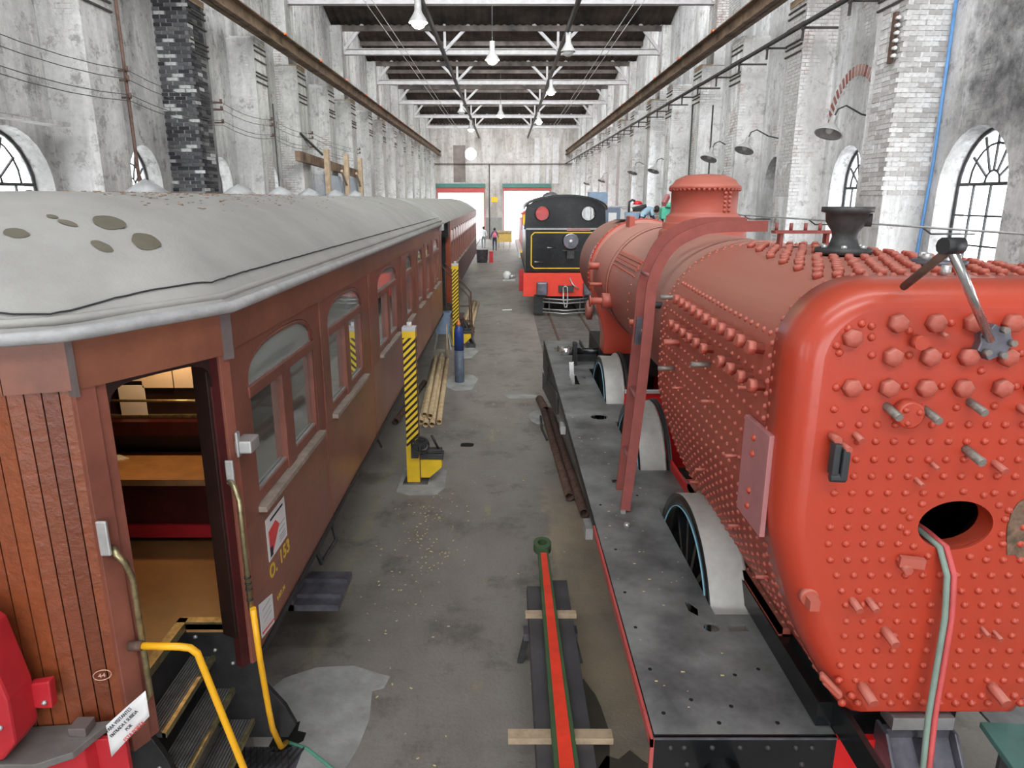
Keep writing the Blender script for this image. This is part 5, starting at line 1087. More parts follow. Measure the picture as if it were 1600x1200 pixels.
o = o.build('wood_chips', 'leaf'); tag(o, 'pale wood chips scattered on the aisle floor before the first yellow post', 'litter', None, 'stuff')
# ladder
ld = empty('curved_ladder', (1.06, 5.7, 1.3), 'dull red iron ladder curving from the footplate up over the boiler', 'ladder')
def rail(y, pts):
    pts = [Vector((x, y, z)) for x, z in pts]; out = [pts[0]]
    for i in range(len(pts)-1):
        p0 = pts[max(0, i-1)]; p1 = pts[i]; p2 = pts[i+1]; p3 = pts[min(len(pts)-1, i+2)]
        for q in range(1, 6): t = q/5; out.append(.5*((2*p1)+(-p0+p2)*t+(2*p0-5*p1+4*p2-p3)*t*t+(-p0+3*p1-3*p2+p3)*t**3))
    mb = MB(); rs = []
    for i, p in enumerate(out):
        dd = (out[min(i+1, len(out)-1)]-out[max(i-1, 0)]).normalized(); n = Vector((0, 1, 0)).cross(dd).normalized()
        rs.append([p+n*sx*.042+Vector((0, sy*.011, 0)) for sx, sy in ((-1, -1), (1, -1), (1, 1), (-1, 1))])
    mb.rings(rs, smooth=False); return mb.build('side_rail', 'primer', ld)
rail(5.45, [(1.03, 1.32), (1.11, 2.33), (1.14, 2.87), (1.16, 3.27), (1.27, 3.52), (1.44, 3.64), (1.63, 3.69), (2.02, 3.70)])
rail(5.93, [(1.07, 1.30), (1.13, 2.31), (1.16, 2.88), (1.18, 3.22), (1.29, 3.52), (1.46, 3.66), (1.66, 3.71), (2.02, 3.71)])
for z in (1.72, 2.28, 2.84, 3.3): x = 1.055+.057*(z-1.3)/.95 if z < 3 else 1.17; MB().cyl((x, 5.44, z), (x, 5.94, z), .016, 8).build('rung', 'mask_tape', ld)
MB().box(.99, 1.03, 5.42, 5.48, 1.30, 1.33).build('foot', 'steel', ld)
MB().beam((1.135, 5.7, 2.72), (1.145, 5.7, 2.95), .03, .10).build('worn_plate', 'greymetal', ld)
# hoses from the firehole
for dx, m, lab in ((0, 'hose_g', 'grey green air hose hanging out of the fire hole'), (.03, 'hose_r', 'red air hose hanging out of the fire hole')):
    o = MB().tube([(1.9+dx, 3.1, 2.42), (1.91+dx, 2.9, 2.425), (1.925+dx, 2.77, 2.41), (1.945+dx, 2.72, 2.3), (1.955+dx, 2.70, 2.1), (1.95+dx, 2.68, 1.6), (1.93+dx, 2.6, 1.1), (1.9+dx, 2.4, .5), (1.85+dx, 2.3, .03)], .0135, 8).build('air_hose', m); tag(o, lab, 'hose')
o = empty('green_panel', (2.45, 2.6, .8), 'scratched dark green steel panel leaning at lower right', 'panel')
MB().prism([(2.25, 2.75), (2.9, 2.70), (2.9, 2.2), (2.17, 2.2)], 'z', 1.48, 1.51).build('panel', 'green_plate', o, .004); MB().box(2.4, 2.9, 2.3, 2.6, 0, 1.48).build('support', 'iron', o)
# ---------------------------------------------------------------- far black locomotive
FY = 24.0
bl = empty('tank_locomotive', (LX, 27, 0), 'black tank locomotive with yellow lining, round rear windows and red buffer beam', 'locomotive')
def cabp(hw, z0, ze, zt, n=14): return [(LX-hw-.03, z0), (LX+hw+.03, z0), (LX+hw, ze-.4)]+[(LX+(hw-.02)*math.cos(PI*k/n), ze+(zt-ze)*math.sin(PI*k/n)) for k in range(n+1)]+[(LX-hw, ze-.4)]
bp_ = MB().prism(cabp(1.38, 2.9, 3.54, 4.0), 'y', FY+.25, FY+.30).build('cab_back', 'black', bl)
cut(bp_, MB().lathe([(.23, -.2), (.23, .4)], (1.27, FY+.25, 3.42), 'y', 24).lathe([(.23, -.2), (.23, .4)], (2.84, FY+.25, 3.42), 'y', 24))
for x in (1.27, 2.84):
    MB().lathe([(.225, .0), (.26, 0), (.26, -.02), (.225, -.02)], (x, FY+.24, 3.42), 'y', 24, False).build('window_rim', 'black', bl); MB().lathe([(.225, .02), (.225, .024)], (x, FY+.25, 3.42), 'y', 24).build('window_pane', 'glass_hall', bl)
rf = MB(); rp = [(LX+1.42*math.cos(PI*k/18), 3.58+.47*math.sin(PI*k/18)) for k in range(19)]; rq = [(LX+1.40*math.cos(PI*k/18), 3.54+.44*math.sin(PI*k/18)) for k in range(19)]
rf.prism(rp+rq[::-1], 'y', FY+.1, FY+2.6); rf.build('cab_roof', 'black', bl)
MB().prism([(LX-1.2, 3.68), (LX+1.2, 3.68), (LX+1.2, 3.3), (LX+1.28, 3.3), (LX+1.28, 3.72), (LX-1.28, 3.72), (LX-1.28, 3.3), (LX-1.2, 3.3)], 'y', FY+2.2, FY+2.25).build('cab_lining', mat('cab green', (.0, .28, .10), .5), bl)
MB().box(.74, .80, FY+.3, FY+2.6, 1.47, 2.9).box(3.32, 3.38, FY+.3, FY+2.6, 1.47, 2.9).build('cab_side', 'black', bl)
MB().lathe([(.34, -.1), (.34, 0), (.3, .08), (.15, .16), (0, .18)], (1.85, FY+5, 4.0), 'z', 20).build('steam_dome', 'greymetal', bl)
MB().box(.72, 3.40, FY, FY+.3, 1.47, 2.92).build('bunker', 'black', bl, .02); MB().box(.72, 3.4, FY-.01, FY+.3, 2.9, 2.94).build('bunker_rail', 'steel', bl)
ln = MB(); z0, z1, x0, x1, cc = 1.6, 2.8, .9, 3.22, .1
ptsl = [(x0, z0+cc), (x0+cc, z0), (x1-cc, z0), (x1, z0+cc), (x1, z1-cc), (x1-cc, z1), (x0+cc, z1), (x0, z1-cc), (x0, z0+cc)]
for (a, b), (c, d) in zip(ptsl[:-1], ptsl[1:]): ln.beam((a, FY-.003, b), (c, FY-.003, d), .03, .006, (0, 1, 0)) if False else ln.beam((a, FY-.002, b), (c, FY-.002, d), .035, .008, (0, 1, 0))
ln.build('yellow_lining', 'yellow', bl)
MB().lathe([(.1, .25), (.24, .12), (.26, 0), (.26, -.06)], (2.22, FY-.25, 2.53), 'y', 28).build('headlamp', 'greymetal', bl); MB().lathe([(.0, -.02), (.23, -.05), (.26, -.065), (.24, -.07)], (2.22, FY-.25, 2.53), 'y', 28, False).build('lamp_reflector', 'chrome', bl); MB().sphere((2.22, FY-.3, 2.53), .06, 10, 6).build('lamp_bulb', 'white', bl)
MB().box(1.95, 2.5, FY-.2, FY, 2.2, 2.24).box(2.1, 2.34, FY-.3, FY, 1.95, 2.2).build('lamp_bracket', 'iron', bl)
for x, z in ((1.6, 2.3), (1.17, 1.82), (2.9, 2.3)): MB().tube([(x-.14, FY, z), (x-.14, FY-.06, z), (x+.14, FY-.06, z), (x+.14, FY, z)], .02, 6).build('hand_hold', 'white', bl)
MB().box(2.1, 2.9, FY-.03, FY, 2.86, 2.93).build('rail_strip', 'mask_tape', bl)
MB().box(.62, 3.5, FY-.35, FY, .68, 1.45).build('buffer_beam', 'buffer_red', bl, .008)
MB().box(1.07, 1.45, FY-.55, FY-.35, .72, 1.18).build('buffer', 'greymetal', bl, .05); MB().box(2.66, 3.05, FY-.55, FY-.35, .72, 1.18).build('buffer', 'greymetal', bl, .05)
MB().box(1.0, 1.34, FY-.4, FY-.2, .1, .75).build('guard_plate', 'blackmat', bl); MB().box(2.72, 3.06, FY-.4, FY-.2, .1, .75).build('guard_plate', 'blackmat', bl)
for z in (.62, .5, .26, .15): MB().tube([(1.3, FY-.42, z), (2.05, FY-.6, z-.03), (2.8, FY-.42, z)], .022, 6).build('guard_bar', 'steel', bl)
for x in (1.5, 2.55): MB().box(x, x+.03, FY-.46, FY-.43, .12, .65).build('guard_post', 'greymetal', bl)
MB().box(1.82, 2.34, FY-.45, FY-.35, .85, 1.05).build('coupler_pocket', 'iron', bl); MB().tube([(1.98, FY-.5, 1.0), (1.98, FY-.65, .6), (2.03, FY-.65, .35), (2.1, FY-.65, .35), (2.12, FY-.65, .6), (2.12, FY-.5, 1.0), (2.05, FY-.5, 1.05), (1.98, FY-.5, 1.0)], .025, 6).build('coupling_link', 'steel', bl); MB().tube([(2.2, FY-.36, 1.3), (2.3, FY-.5, 1.1), (2.5, FY-.5, .95)], .025, 6).build('brake_hose', 'steel', bl)
MB().box(1.4, 2.7, FY, FY+6, .4, 1.4).build('frame', 'blackmat', bl); MB().box(.72, 3.4, FY+.3, FY+9, 1.38, 1.46).build('footplate', 'blackmat', bl)
MB().box(.78, 1.3, FY+2.6, FY+7.5, 1.46, 2.8).box(2.8, 3.34, FY+2.6, FY+7.5, 1.46, 2.8).build('side_tank', 'black', bl, .02); MB().lathe([(.65, 2.6), (.65, 9)], (LX, FY, 2.4), 'y', 28).build('boiler', 'black', bl)
for x in (.74,): MB().tube([(x, FY+.35, 1.5), (x-.02, FY+.35, 3.0), (x+.03, FY+.35, 3.4)], .025, 6).build('cab_handrail', 'steel', bl)
for y in (25.4, 27.0, 28.6): MB().lathe([(.5, -.06), (.55, -.06), (.55, .06), (.5, .06)], (1.5, y, .55), 'x', 24).build('wheel', 'iron', bl)
MB().box(.5, .66, FY+.5, FY+.7, .75, 1.5).build('red_tail_lamp', 'red_dull', bl)
# red and yellow engine beyond
ry = empty('shunting_locomotive', (LX, 41, 0), 'red and yellow locomotive beyond the black one, cab partly in view', 'locomotive')
MB().box(.95, 3.2, 37.6, 38.2, 1.3, 2.5).box(.95, 3.2, 40.5, 48, 1.2, 2.7).build('hood', 'red', ry, .04); MB().box(.72, 3.4, 36.5, 49, .95, 1.2).build('running_board', 'white', ry)
cbn = MB().box(.95, 3.2, 38.2, 40.5, 1.2, 3.1).build('cab', 'red', ry); cut(cbn, MB().box(1.1, 1.6, 38, 38.6, 2.2, 3.0).box(.8, 1.2, 38.6, 40.1, 2.2, 3.0))
MB().beam((1.02, 38.15, 2.05), (1.02, 38.15, 3.15), .12, .06, (0, 1, 0)).beam((.98, 38.15, 3.1), (2.0, 38.15, 3.3), .08, .1, (0, 1, 0)).beam((.98, 38.15, 2.12), (2.0, 38.15, 2.12), .08, .1, (0, 1, 0)).build('yellow_frame', 'yellow', ry)
MB().prism([(.85, 3.1), (1.6, 3.6), (2.6, 3.6), (3.3, 3.1)], 'y', 38.1, 40.6).build('cab_roof', 'red', ry); MB().prism([(.8, .95), (1.3, .95), (.8, 1.4)], 'y', 36.4, 36.45).build('yellow_nose', 'yellow', ry); MB().box(1.2, 2.9, 36.6, 48.8, .3, .95).box(1.4, 2.7, 38, 39, 0, .3).box(1.4, 2.7, 46, 47, 0, .3).build('truck', 'blackmat', ry)
# ---------------------------------------------------------------- screw jacks (hazard posts)
def jack(x, y, lab):
    o = empty('screw_jack', (x, y, 0), lab, 'jack', 'yellow and black jack posts beside the carriages')
    MB().box(x-.085, x+.085, y-.085, y+.085, .55, 2.1).build('column', 'hazard', o, .004); MB().box(x-.088, x+.088, y-.088, y+.088, 2.1, 2.19).build('column_head', 'yellow', o)
    MB().box(x-.09, x+.09, y-.09, y+.09, 2.19, 2.24).cyl((x, y, 2.24), (x, y, 2.3), .035, 10).build('cap', 'girder', o)
    MB().box(x-.095, x+.095, y-.085, y+.085, .02, .56).build('column_foot', 'yellow', o, .004); MB().box(x-.1, x+.12, y-.11, y-.09, 0, .6).build('face_plate', 'yellow', o) if False else None
    MB().prism([(x+.09, .08), (x+.22, .08), (x+.40, .24), (x+.40, .36), (x+.09, .36)], 'y', y-.07, y+.07).build('foot_bracket', 'yellow', o, .004)
    MB().box(x+.09, x+.42, y-.09, y+.09, .36, .44).box(x+.2, x+.4, y-.06, y+.06, .44, .5).build('gearbox', 'iron', o, .01)
    hw = MB(); c = Vector((x+.12, y-.2, .62)); hw.tube([c+Vector((.12*math.cos(t), 0, .12*math.sin(t))) for t in [2*PI*k/20 for k in range(21)]], .014, 6)
    for k in range(3): t = 2*PI*k/3+.5; hw.beam(c, c+Vector((.12*math.cos(t), 0, .12*math.sin(t))), .02, .04)
    hw.cyl(c+Vector((0, -.02, 0)), c+Vector((0, .14, 0)), .03, 10).build('handwheel', 'blackmat', o); MB().lathe([(.09, 0), (.09, -.05)], (x+.12, y-.05, .6), 'y', 16).box(x-.02, x+.08, y-.14, y-.08, .4, .6).build('gear_cover', 'iron', o)
    MB().tube([(x+.26, y-.02, .7), (x+.35, y-.02, .5)], .018, 6).build('crank_handle', 'blackmat', o); MB().box(x+.09, x+.1, y-.1, y-.06, .0, 2.1).build('guide_strip', 'rust', o)
    MB().box(x-.15, x+.2, y-.14, y+.14, 0, .02).build('base_plate', 'greymetal', o)
jack(-1.29, 9.2, 'nearest yellow and black striped jack post with black handwheel'); jack(-1.33, 18.6, 'farther yellow and black striped jack post behind the gas cylinder')
# gas cylinder
o = empty('gas_cylinder', (-1.0, 14.75, 0), 'tall gas cylinder, blue above and scuffed grey below, with orange valve', 'cylinder')
MB().lathe([(.10, 0), (.105, .02), (.105, .72)], (-1.0, 14.75, 0), 'z', 20).build('lower_body', 'cyl_grey', o); MB().lathe([(.105, .72), (.105, 1.1), (.09, 1.2), (.04, 1.26), (.03, 1.28)], (-1.0, 14.75, 0), 'z', 20).build('upper_body', 'blue', o); MB().lathe([(.04, 1.26), (.04, 1.32), (.02, 1.33), (.02, 1.38)], (-1.0, 14.75, 0), 'z', 12).build('valve', 'orange', o)
# yellow pipes bundles
bun = [(-1.50, 11.75, 16.7, .05), (-1.40, 11.6, 16.9, .05), (-1.29, 11.6, 16.8, .05), (-1.18, 11.75, 16.75, .05), (-1.45, 11.9, 16.6, .14), (-1.34, 11.8, 16.9, .145)]
bl_ = ['sandy yellow pipe on the floor behind the nearest jack, leftmost of the bundle', 'sandy yellow pipe, second from the left of the bundle', 'sandy yellow pipe, third from the left of the bundle', 'sandy yellow pipe, rightmost of the bundle by the gas cylinder', 'sandy yellow pipe lying on top of the bundle, left one', 'sandy yellow pipe lying on top of the bundle, right one']
def pipe(p0, p1, r, m, lab, g, name='steel_pipe'):
    p0 = Vector(p0); p1 = Vector(p1); d = (p1-p0).normalized(); R = orient(d); mb = MB(); n = 14
    c = lambda r_, p: [p+R@Vector((r_*math.cos(2*PI*k/n), r_*math.sin(2*PI*k/n), 0)) for k in range(n)]
    mb.rings([c(r*.82, p0+d*.3), c(r*.82, p0), c(r, p0), c(r, p1), c(r*.82, p1), c(r*.82, p1-d*.3)], caps=True); o = mb.build(name, m); return tag(o, lab, 'pipe', g)
for (x, ya, yb, z), lb in zip(bun, bl_): pipe((x, ya, z), (x-.25+.02*(x+1.3), yb, z), .05, 'pipe_y', lb, 'sandy pipes beside the carriage')
pipe((-1.95, 11.75, .06), (-1.75, 14.5, .06), .055, 'rust', 'rusty orange pipe end sticking out under the carriage', 'rusty pipes')
for k, (x, lab) in enumerate(((-1.30, 'left'), (-1.17, 'middle'), (-1.05, 'right'))): pipe((x, 20.8+.2*k, .06), (x+.02, 27-.3*k, .06), .055, 'pipe_y', 'sandy pipe under the red stair, %s of three' % lab, 'sandy pipes beside the carriage')
# rusty pipes at loco
pipe((.86, 8.5, .07), (.72, 12.6, .07), .06, 'rust', 'brown rusty pipe lying under the black footplate, left one', 'rusty pipes'); pipe((1.0, 8.0, .07), (.84, 12.4, .07), .062, 'rust', 'brown rusty pipe lying under the black footplate, nearest one', 'rusty pipes'); pipe((.76, 12.35, .09), (.68, 13.1, .09), .075, 'rust', 'short thick rusty pipe piece by the far end of the footplate', 'rusty pipes')
o = MB().tube([(.66, 12.2, .02), (.64, 11.5, .03), (.7, 10.9, .02)], .02, 6).build('rod', 'iron'); tag(o, 'bent grey rod lying left of the rusty pipes', 'rod')
# sink / bin and red stairs
o = empty('waste_bin', (-1.66, 18.3, 0), 'blue grey plastic bin on thin legs by the carriage end', 'bin')
MB().rings([[(-1.66+sx*w, 18.3+sy*w, z) for sx, sy in ((-1, -1), (1, -1), (1, 1), (-1, 1))] for w, z in ((.17, .42), (.2, .95), (.22, .95), (.22, .99), (.19, .99))], smooth=False, caps=False).rings([[(-1.66+sx*.17, 18.3+sy*.17, z) for sx, sy in ((-1, -1), (1, -1), (1, 1), (-1, 1))] for z in (.42, .44)]).build('body', 'pvc', o)
for sx, sy in ((-1, -1), (1, -1), (1, 1), (-1, 1)): MB().beam((-1.66+sx*.15, 18.3+sy*.15, .42), (-1.66+sx*.22, 18.3+sy*.25, 0), .02, .02).build('leg', 'steel', o)
o = empty('platform_stair', (-1.3, 19.8, 0), 'rust red steel access stair with handrail between the two carriages', 'stairs')
MB().tube([(-1.75, 19.3, 2.1), (-1.5, 19.3, 1.85), (-1.0, 19.3, 1.25), (-.97, 19.3, 0)], .025, 6).tube([(-1.75, 20.3, 2.1), (-1.5, 20.3, 1.85), (-1.0, 20.3, 1.25), (-.97, 20.3, 0)], .025, 6).tube([(-1.6, 19.3, 1.0), (-.97, 19.3, 1.0)], .02, 6).build('handrail', 'rust', o)
for k in range(4): MB().box(-1.55+.15*k, -1.35+.15*k, 19.3, 20.3, .85-.22*k, .88-.22*k).build('tread', 'rust', o)
MB().beam((-1.6, 19.32, .9), (-.95, 19.32, .03), .03, .14).beam((-1.6, 20.28, .9), (-.95, 20.28, .03), .03, .14).build('stringer', 'rust', o); MB().tube([(-1.75, 19.2, 2.1), (-1.75, 19.2, .3)], .02, 6).tube([(-1.62, 18.9, 2.1), (-1.62, 18.9, .3)], .015, 6).build('gate_post', 'rust', o)
o = MB().beam((-1.1, 18.9, .5), (-.85, 18.5, .03), .05, .15).box(-1.05, -.8, 18.35, 18.55, 0, .1).build('iron_scrap', 'iron'); tag(o, 'black iron offcut leaning on the far jack post', 'scrap')
o = MB().lathe([(.05, 0), (.02, .5), (.015, .9)], (-1.45, 16.95, 0), 'z', 8).build('post', 'wood_raw'); tag(o, 'short wooden stake behind the pipe bundle', 'stake')
# small far things in the aisle
o = MB().lathe([(.33, 0), (.38, .8), (.4, .82)], (-1.45, 44.5, 0), 'z', 18).build('drum', 'greymetal'); tag(o, 'dark grey drum standing beside the second carriage', 'drum')
o = MB().box(-1.0, -.75, 44.4, 44.7, 0, .7).build('box', 'red_dull', None, .02); tag(o, 'small dark red box beside the grey drum', 'box')
o = empty('lathe_chuck', (.18, 34.5, 0), 'small white painted machine part on the floor left of the black locomotive', 'machine part')
MB().lathe([(.17, 0), (.2, .1), (.2, .3), (.1, .4)], (.1, 34.5, .05), 'z', 14).build('body', 'white', o); MB().cyl((.2, 34.4, .2), (.5, 34.4, .2), .1, 12).box(-.1, .5, 34.2, 34.3, 0, .08).build('arm', 'steel', o)
o = empty('yellow_cart', (-.05, 58, 0), 'yellow wooden cart on legs near the far doorway', 'cart')
MB().box(-.65, .55, 57.7, 58.3, .5, 1.3).build('tray', mat('ochre paint', (.6, .4, .1), .6), o); MB().box(-.65, .55, 57.6, 58.4, 1.25, 1.4).build('top', 'wood_raw', o)
for x in (-.5, -.1, .4): MB().box(x-.04, x+.04, 57.7, 57.8, 0, .5).build('leg', 'wood_raw', o)
o = MB().tube([(-.1, 24.9, .003), (.2, 25, .003), (.25, 25.02, .003)], .03, 4).build('paper_scrap', 'paper'); tag(o, 'white paper scrap on the aisle floor', 'litter')
o = MB().prism([(-.62, 3.93), (-.56, 3.92), (-.53, 3.97), (-.54, 4.0), (-.6, 3.97)], 'z', 0, .006).build('leaf', mat('fallen yellow leaf', (.75, .7, .25), .6)); tag(o, 'single yellow leaf on the floor at the bottom of the aisle', 'leaf')
# ---------------------------------------------------------------- red rod on trestle beams
o = empty('connecting_rod', (.37, 4.2, .55), 'long red and green connecting rod with an eye at the far end, resting on beams', 'rod')
ex, ey_, ez_ = .37, 6.2, .56
ring = MB()
ring.rings([[(ex+r*math.cos(t), ey_+r*1.35*math.sin(t), z) for t in [2*PI*k/24 for k in range(24)]] for r, z in ((.045, .62), (.088, .62), (.088, .54), (.045, .54), (.045, .62))], caps=False, smooth=False).build('eye', 'green', o)
MB().prism([(.32, 6.1), (.42, 6.1), (.46, 2.3), (.285, 2.3)], 'z', .545, .60).build('rod_edge', 'green', o, .004); MB().prism([(.345, 6.02), (.40, 6.02), (.425, 2.3), (.32, 2.3)], 'z', .60, .606).build('rod_web', mat('bright red rod paint', (.85, .06, .03), .35), o)
for x, lab in ((.27, 'left'), (.50, 'right')):
    b_ = MB().box(x-.07, x+.07, 2.9, 5.6 if x < .4 else 5.7, .43, .50).box(x-.07, x-.055, 2.9, 5.6, .32, .43).box(x+.055, x+.07, 2.9, 5.6, .32, .43).build('channel_beam', 'beam_grey', None, .004); tag(b_, 'dark grey channel beam under the red rod, %s of the pair' % lab, 'beam', 'channel beams under the rod')
for y, a, b, lab in ((3.75, .02, .70, 'nearer raw timber batten under the red rod'), (5.12, .17, .60, 'farther short timber batten under the red rod')):
    b_ = MB().box(a, b, y-.045 if y < 4 else y-.03, y+.045 if y < 4 else y+.03, .50, .545).build('batten', 'wood_raw', None, .003); tag(b_, lab, 'batten', 'battens under the rod')
for y, lab in ((3.3, 'near iron trestle under the channel beams'), (5.2, 'far iron trestle under the channel beams')):
    t = empty('trestle', (.38, y, 0), lab, 'trestle', 'trestles under the rod'); MB().box(.16, .62, y-.06, y+.06, .25, .32).build('top_beam', 'greymetal', t)
    for x in (.19, .59): MB().beam((x, y, .26), (x+(x-.38)*.3, y, 0), .05, .05).build('leg', 'iron', t)
# ---------------------------------------------------------------- workshop deck along the right wall
dk = empty('workshop_deck', (5.2, 24, 0), 'raised workshop deck along the right wall behind the boiler', 'platform')
MB().box(3.9, 6.2, 17, 38, 2.35, 2.45).build('deck', 'iron', dk)
for y in (17.3, 22, 27, 32, 37.5):
    for x in (4.0, 6.1): MB().box(x-.06, x+.06, y-.06, y+.06, 0, 2.35).build('post', 'iron', dk)
def mach(name, lab, cat, parts):
    o = empty(name, parts[0], lab, cat)
    for p in parts[1]: p[0].build(p[1], p[2], o, p[3] if len(p) > 3 else 0)
D = 2.45
mach('drill_press', 'mint green drilling machine just left of the boiler dome', 'machine', ((5.0, 22, D), [(MB().lathe([(.25, 0), (.2, .05), (.08, .08), (.08, 1.1)], (5.05, 22, D), 'z', 14), 'column', 'mint'), (MB().box(4.8, 5.2, 21.8, 22.2, D+.85, D+1.2).cyl((5.0, 21.8, D+1.2), (5.0, 21.8, D+1.35), .12, 12), 'head', 'mint', .03), (MB().box(4.85, 5.15, 21.7, 22, D+.5, D+.6), 'table', 'mint', .02)]))
mach('machine_cabinet', 'blue grey machine cabinet with a white label right of the black locomotive', 'cabinet', ((4.0, 27, D), [(MB().box(3.75, 4.35, 26.8, 27.3, D, D+1.15), 'body', 'machine', .02), (MB().box(3.9, 4.2, 26.77, 26.8, D+.3, D+.95), 'label_plate', 'white'), (MB().box(3.7, 4.4, 26.8, 27.3, D+1.15, D+1.2), 'top', 'steel')]))
mach('blue_tank', 'blue grey open tank on the workshop deck', 'tank', ((4.6, 25, D), [(MB().lathe([(.3, 0), (.3, 1.0), (.27, 1.0), (.27, .9)], (4.5, 25, D), 'z', 20), 'body', 'pvc'), (MB().tube([(4.35, 25, D+1.0), (4.35, 25, D+1.35), (4.45, 25, D+1.42), (4.55, 25, D+1.38)], .04, 8), 'flue', 'iron')]))
mach('extractor_hood', 'pale blue hopper standing high beside the right wall', 'hopper', ((4.0, 31, D), [(MB().box(3.6, 4.4, 30.7, 31.3, D+1.25, D+1.75), 'hopper', 'pvc', .03), (MB().box(3.9, 4.1, 30.9, 31.1, D, D+1.3), 'stand', 'iron'), (MB().box(3.7, 4.3, 30.6, 30.7, D+.95, D+1.2), 'tray', 'white')]))
mach('workbench', 'cluttered workbench with dark vice in front of the leaning worker', 'bench', ((5.0, 26.6, D), [(MB().box(4.7, 6.0, 26.3, 27, D+.95, D+1.0), 'top', 'wood_raw'), (MB().box(4.75, 4.85, 26.4, 26.9, D, D+.95).box(5.8, 5.9, 26.4, 26.9, D, D+.95), 'leg', 'iron'), (MB().box(4.8, 5.2, 26.4, 26.8, D+1.0, D+1.16).cyl((4.75, 26.5, D+1.08), (5.25, 26.5, D+1.2), .08, 10), 'vice', 'blackmat', .01), (MB().lathe([(.2, 0), (.12, .12), (0, .14)], (5.0, 26.9, D+1.25), 'z', 12), 'red_lamp', 'red'), (MB().box(5.3, 5.9, 26.4, 26.9, D+.2, D+.9), 'chest', 'steel', .02)]))
mach('white_board', 'white notice board on the right wall above the workbench', 'board', ((6.2, 25.4, D), [(MB().box(5.75, 6.1, 25.2, 25.23, D+.95, D+1.5), 'panel', 'white'), (MB().box(5.9, 5.95, 25.2, 25.25, D, D+.95), 'stand', 'iron')]))
mach('red_machine', 'pink and black machine head tucked behind the boiler dome', 'machine', ((5.2, 21, D), [(MB().beam((5.15, 20.5, D+1.45), (5.4, 20.5, D+1.6), .15, .16), 'head', 'mask_tape', .02), (MB().box(5.15, 5.35, 20.5, 20.6, D+1.2, D+1.3), 'switch', 'blackmat'), (MB().box(5.3, 5.45, 20.4, 20.6, D, D+1.5), 'column', 'white')]))
# ---------------------------------------------------------------- people
def person(loc, lab, joints, top, bottom, head, hair=True, backpack=None, extra=None):
    o = empty('person', loc, lab, 'person'); L0 = Vector(loc)
    V = []; E = []; R = []
    names = {}
    for n, p, par, r in joints: names[n] = len(V); V.append(L0+Vector(p)); R.append(r); E.append((names[par], names[n])) if par else None
    me = bpy.data.meshes.new('body'); me.from_pydata([tuple(v-L0) for v in V], E, []); ob = bpy.data.objects.new('body', me); COL.objects.link(ob)
    sk = ob.modifiers.new('skin', 'SKIN'); 
    for i, r in enumerate(R): me.skin_vertices[0].data[i].radius = (r, r)
    me.skin_vertices[0].data[0].use_root = True
    sb_ = ob.modifiers.new('s', 'SUBSURF'); sb_.levels = 1; sb_.render_levels = 1
    bpy.context.view_layer.update(); m2 = bpy.data.meshes.new_from_object(ob.evaluated_get(bpy.context.evaluated_depsgraph_get())); bpy.data.objects.remove(ob)
    m2.materials.clear()
    for mm in (top, bottom, 'skin', 'blackmat'): m2.materials.append(M[mm])
    hip = names['pelvis']; hz = (V[hip]-L0).z
    sh = [V[names[k]]-L0 for k in names if 'hand' in k or 'wrist' in k]+[V[names['head']]-L0]
    for p in m2.polygons:
        c = p.center; p.use_smooth = True
        near = min((c-h).length for h in sh)
        p.material_index = 2 if near < .14 else (3 if c.z < .09 else (1 if c.z < hz+.02 else 0))
    ob = bpy.data.objects.new('body', m2); COL.objects.link(ob); ob.parent = o
    hp = V[names['head']]; WP[ob.name] = loc
    MB().sphere(hp, .105, 14, 10, (.82, .95, 1.18)).build('head', 'skin', o); MB().sphere(hp+Vector((0, -.02, .03)), .112, 14, 8, (.86, .95, 1.08)).build('hair', 'hair' if hair else head, o)
    MB().sphere(hp+Vector((0, .11, -.01)), .018, 6, 5).build('nose', 'skin', o); MB().sphere(hp+Vector((-.09, .01, -.01)), .022, 6, 5, (.5, 1, 1.3)).sphere(hp+Vector((.09, .01, -.01)), .022, 6, 5, (.5, 1, 1.3)).build('ears', 'skin', o)
    hd_ = MB()
    for k in names:
        if k.startswith('hand'):
            p = V[names[k]]; w_ = V[names['wrist'+k[4:]]]; dd = (p-w_).normalized()
            for q in range(4): s = Vector((.0, .018*(q-1.5), 0)); hd_.tube([p+s, p+s+dd*.05, p+s+dd*.085+Vector((0, .01, 0))], [.009, .008, .006], 5)
            hd_.tube([w_+dd*.03, w_+dd*.05+Vector((0, .04, 0)), w_+dd*.08+Vector((0, .05, 0))], [.011, .009, .007], 5)
    if hd_.v: hd_.build('fingers', 'skin', o)
    if backpack: MB().sphere(L0+Vector((0, -.17, 1.22)), .2, 12, 8, (.8, .55, 1.15)).build('backpack', backpack, o)
    return o
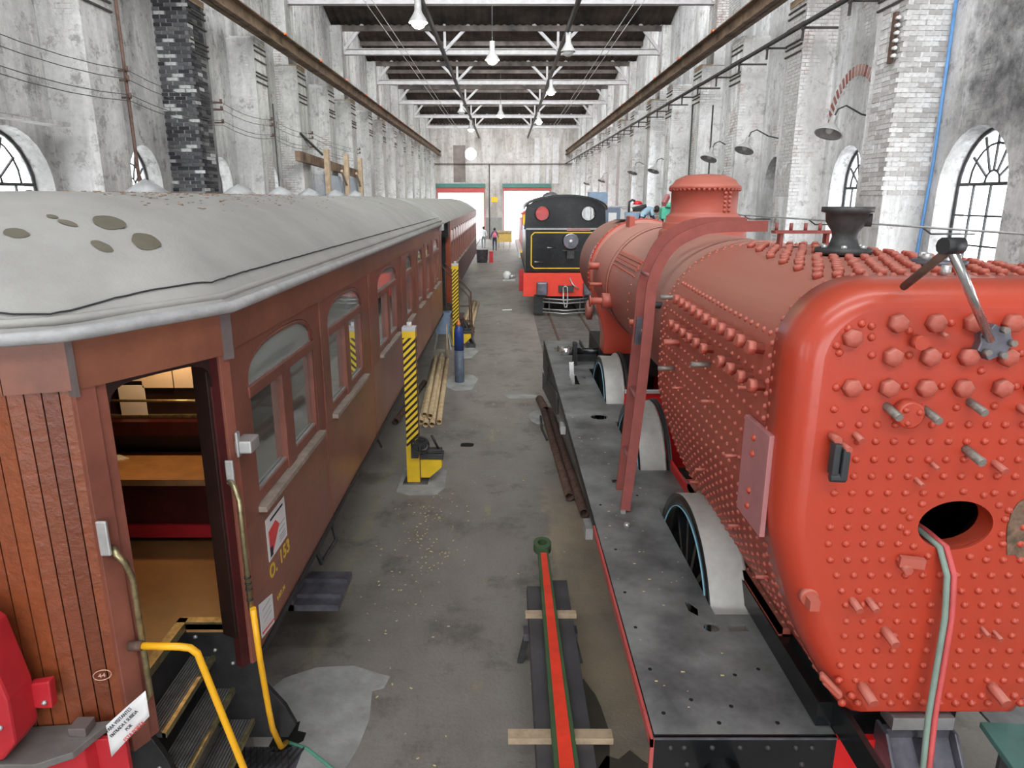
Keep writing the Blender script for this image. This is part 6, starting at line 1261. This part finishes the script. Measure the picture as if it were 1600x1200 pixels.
def standing(stride=.1, armx=.24):
    return [('pelvis', (0, 0, .92), None, .13), ('waist', (0, 0, 1.08), 'pelvis', .115), ('chest', (0, 0, 1.3), 'waist', .14), ('neckb', (0, 0, 1.44), 'chest', .07), ('neck', (0, .01, 1.51), 'neckb', .05), ('head', (0, .02, 1.62), 'neck', .06),
            ('shL', (-.17, 0, 1.40), 'neckb', .06), ('elL', (-armx, -.02, 1.12), 'shL', .045), ('wristL', (-armx-.02, .05, .88), 'elL', .03), ('handL', (-armx-.02, .07, .80), 'wristL', .03),
            ('shR', (.17, 0, 1.40), 'neckb', .06), ('elR', (armx, -.02, 1.12), 'shR', .045), ('wristR', (armx+.02, .05, .88), 'elR', .03), ('handR', (armx+.02, .07, .80), 'wristR', .03),
            ('thL', (-.1, 0, .86), 'pelvis', .095), ('knL', (-.11, stride*.5, .48), 'thL', .062), ('anL', (-.11, stride, .09), 'knL', .042), ('toL', (-.12, stride+.15, .04), 'anL', .035),
            ('thR', (.1, 0, .86), 'pelvis', .095), ('knR', (.11, -stride*.2, .48), 'thR', .062), ('anR', (.11, -stride, .09), 'knR', .042), ('toR', (.12, -stride+.15, .04), 'anR', .035)]
person((-1.75, 57.5, 0), 'person in pale shirt and grey trousers walking by the far left doorway', standing(.15, .26), 'shirt_w', 'trouser', 'hair')
person((-.8, 54.7, 0), 'person in dark blouse with a pink backpack walking towards the far doors', standing(.08, .27), 'shirt_p', 'jeans', 'hair', True, 'pack')
bent = [('pelvis', (0, 0, .9), None, .13), ('waist', (.08, .05, 1.02), 'pelvis', .12), ('chest', (.24, .1, 1.1), 'waist', .14), ('neckb', (.35, .12, 1.12), 'chest', .07), ('neck', (.42, .13, 1.12), 'neckb', .05), ('head', (.5, .14, 1.1), 'neck', .06),
        ('shL', (.3, -.06, 1.08), 'neckb', .06), ('elL', (.35, -.12, .85), 'shL', .045), ('wristL', (.5, -.05, .8), 'elL', .03), ('handL', (.56, 0, .8), 'wristL', .03),
        ('shR', (.3, .28, 1.08), 'neckb', .06), ('elR', (.38, .32, .85), 'shR', .045), ('wristR', (.5, .3, .85), 'elR', .03), ('handR', (.58, .28, .87), 'wristR', .03),
        ('thL', (-.02, -.1, .85), 'pelvis', .095), ('knL', (.02, -.11, .47), 'thL', .062), ('anL', (-.02, -.11, .09), 'knL', .042), ('toL', (.12, -.12, .04), 'anL', .035),
        ('thR', (-.02, .1, .85), 'pelvis', .095), ('knR', (.02, .11, .47), 'thR', .062), ('anR', (-.04, .11, .09), 'knR', .042), ('toR', (.1, .12, .04), 'anR', .035)]
person((4.55, 23.6, D), 'person in light blue shirt bending over work on the raised deck', bent, 'shirt_b', 'jeans', 'hair')
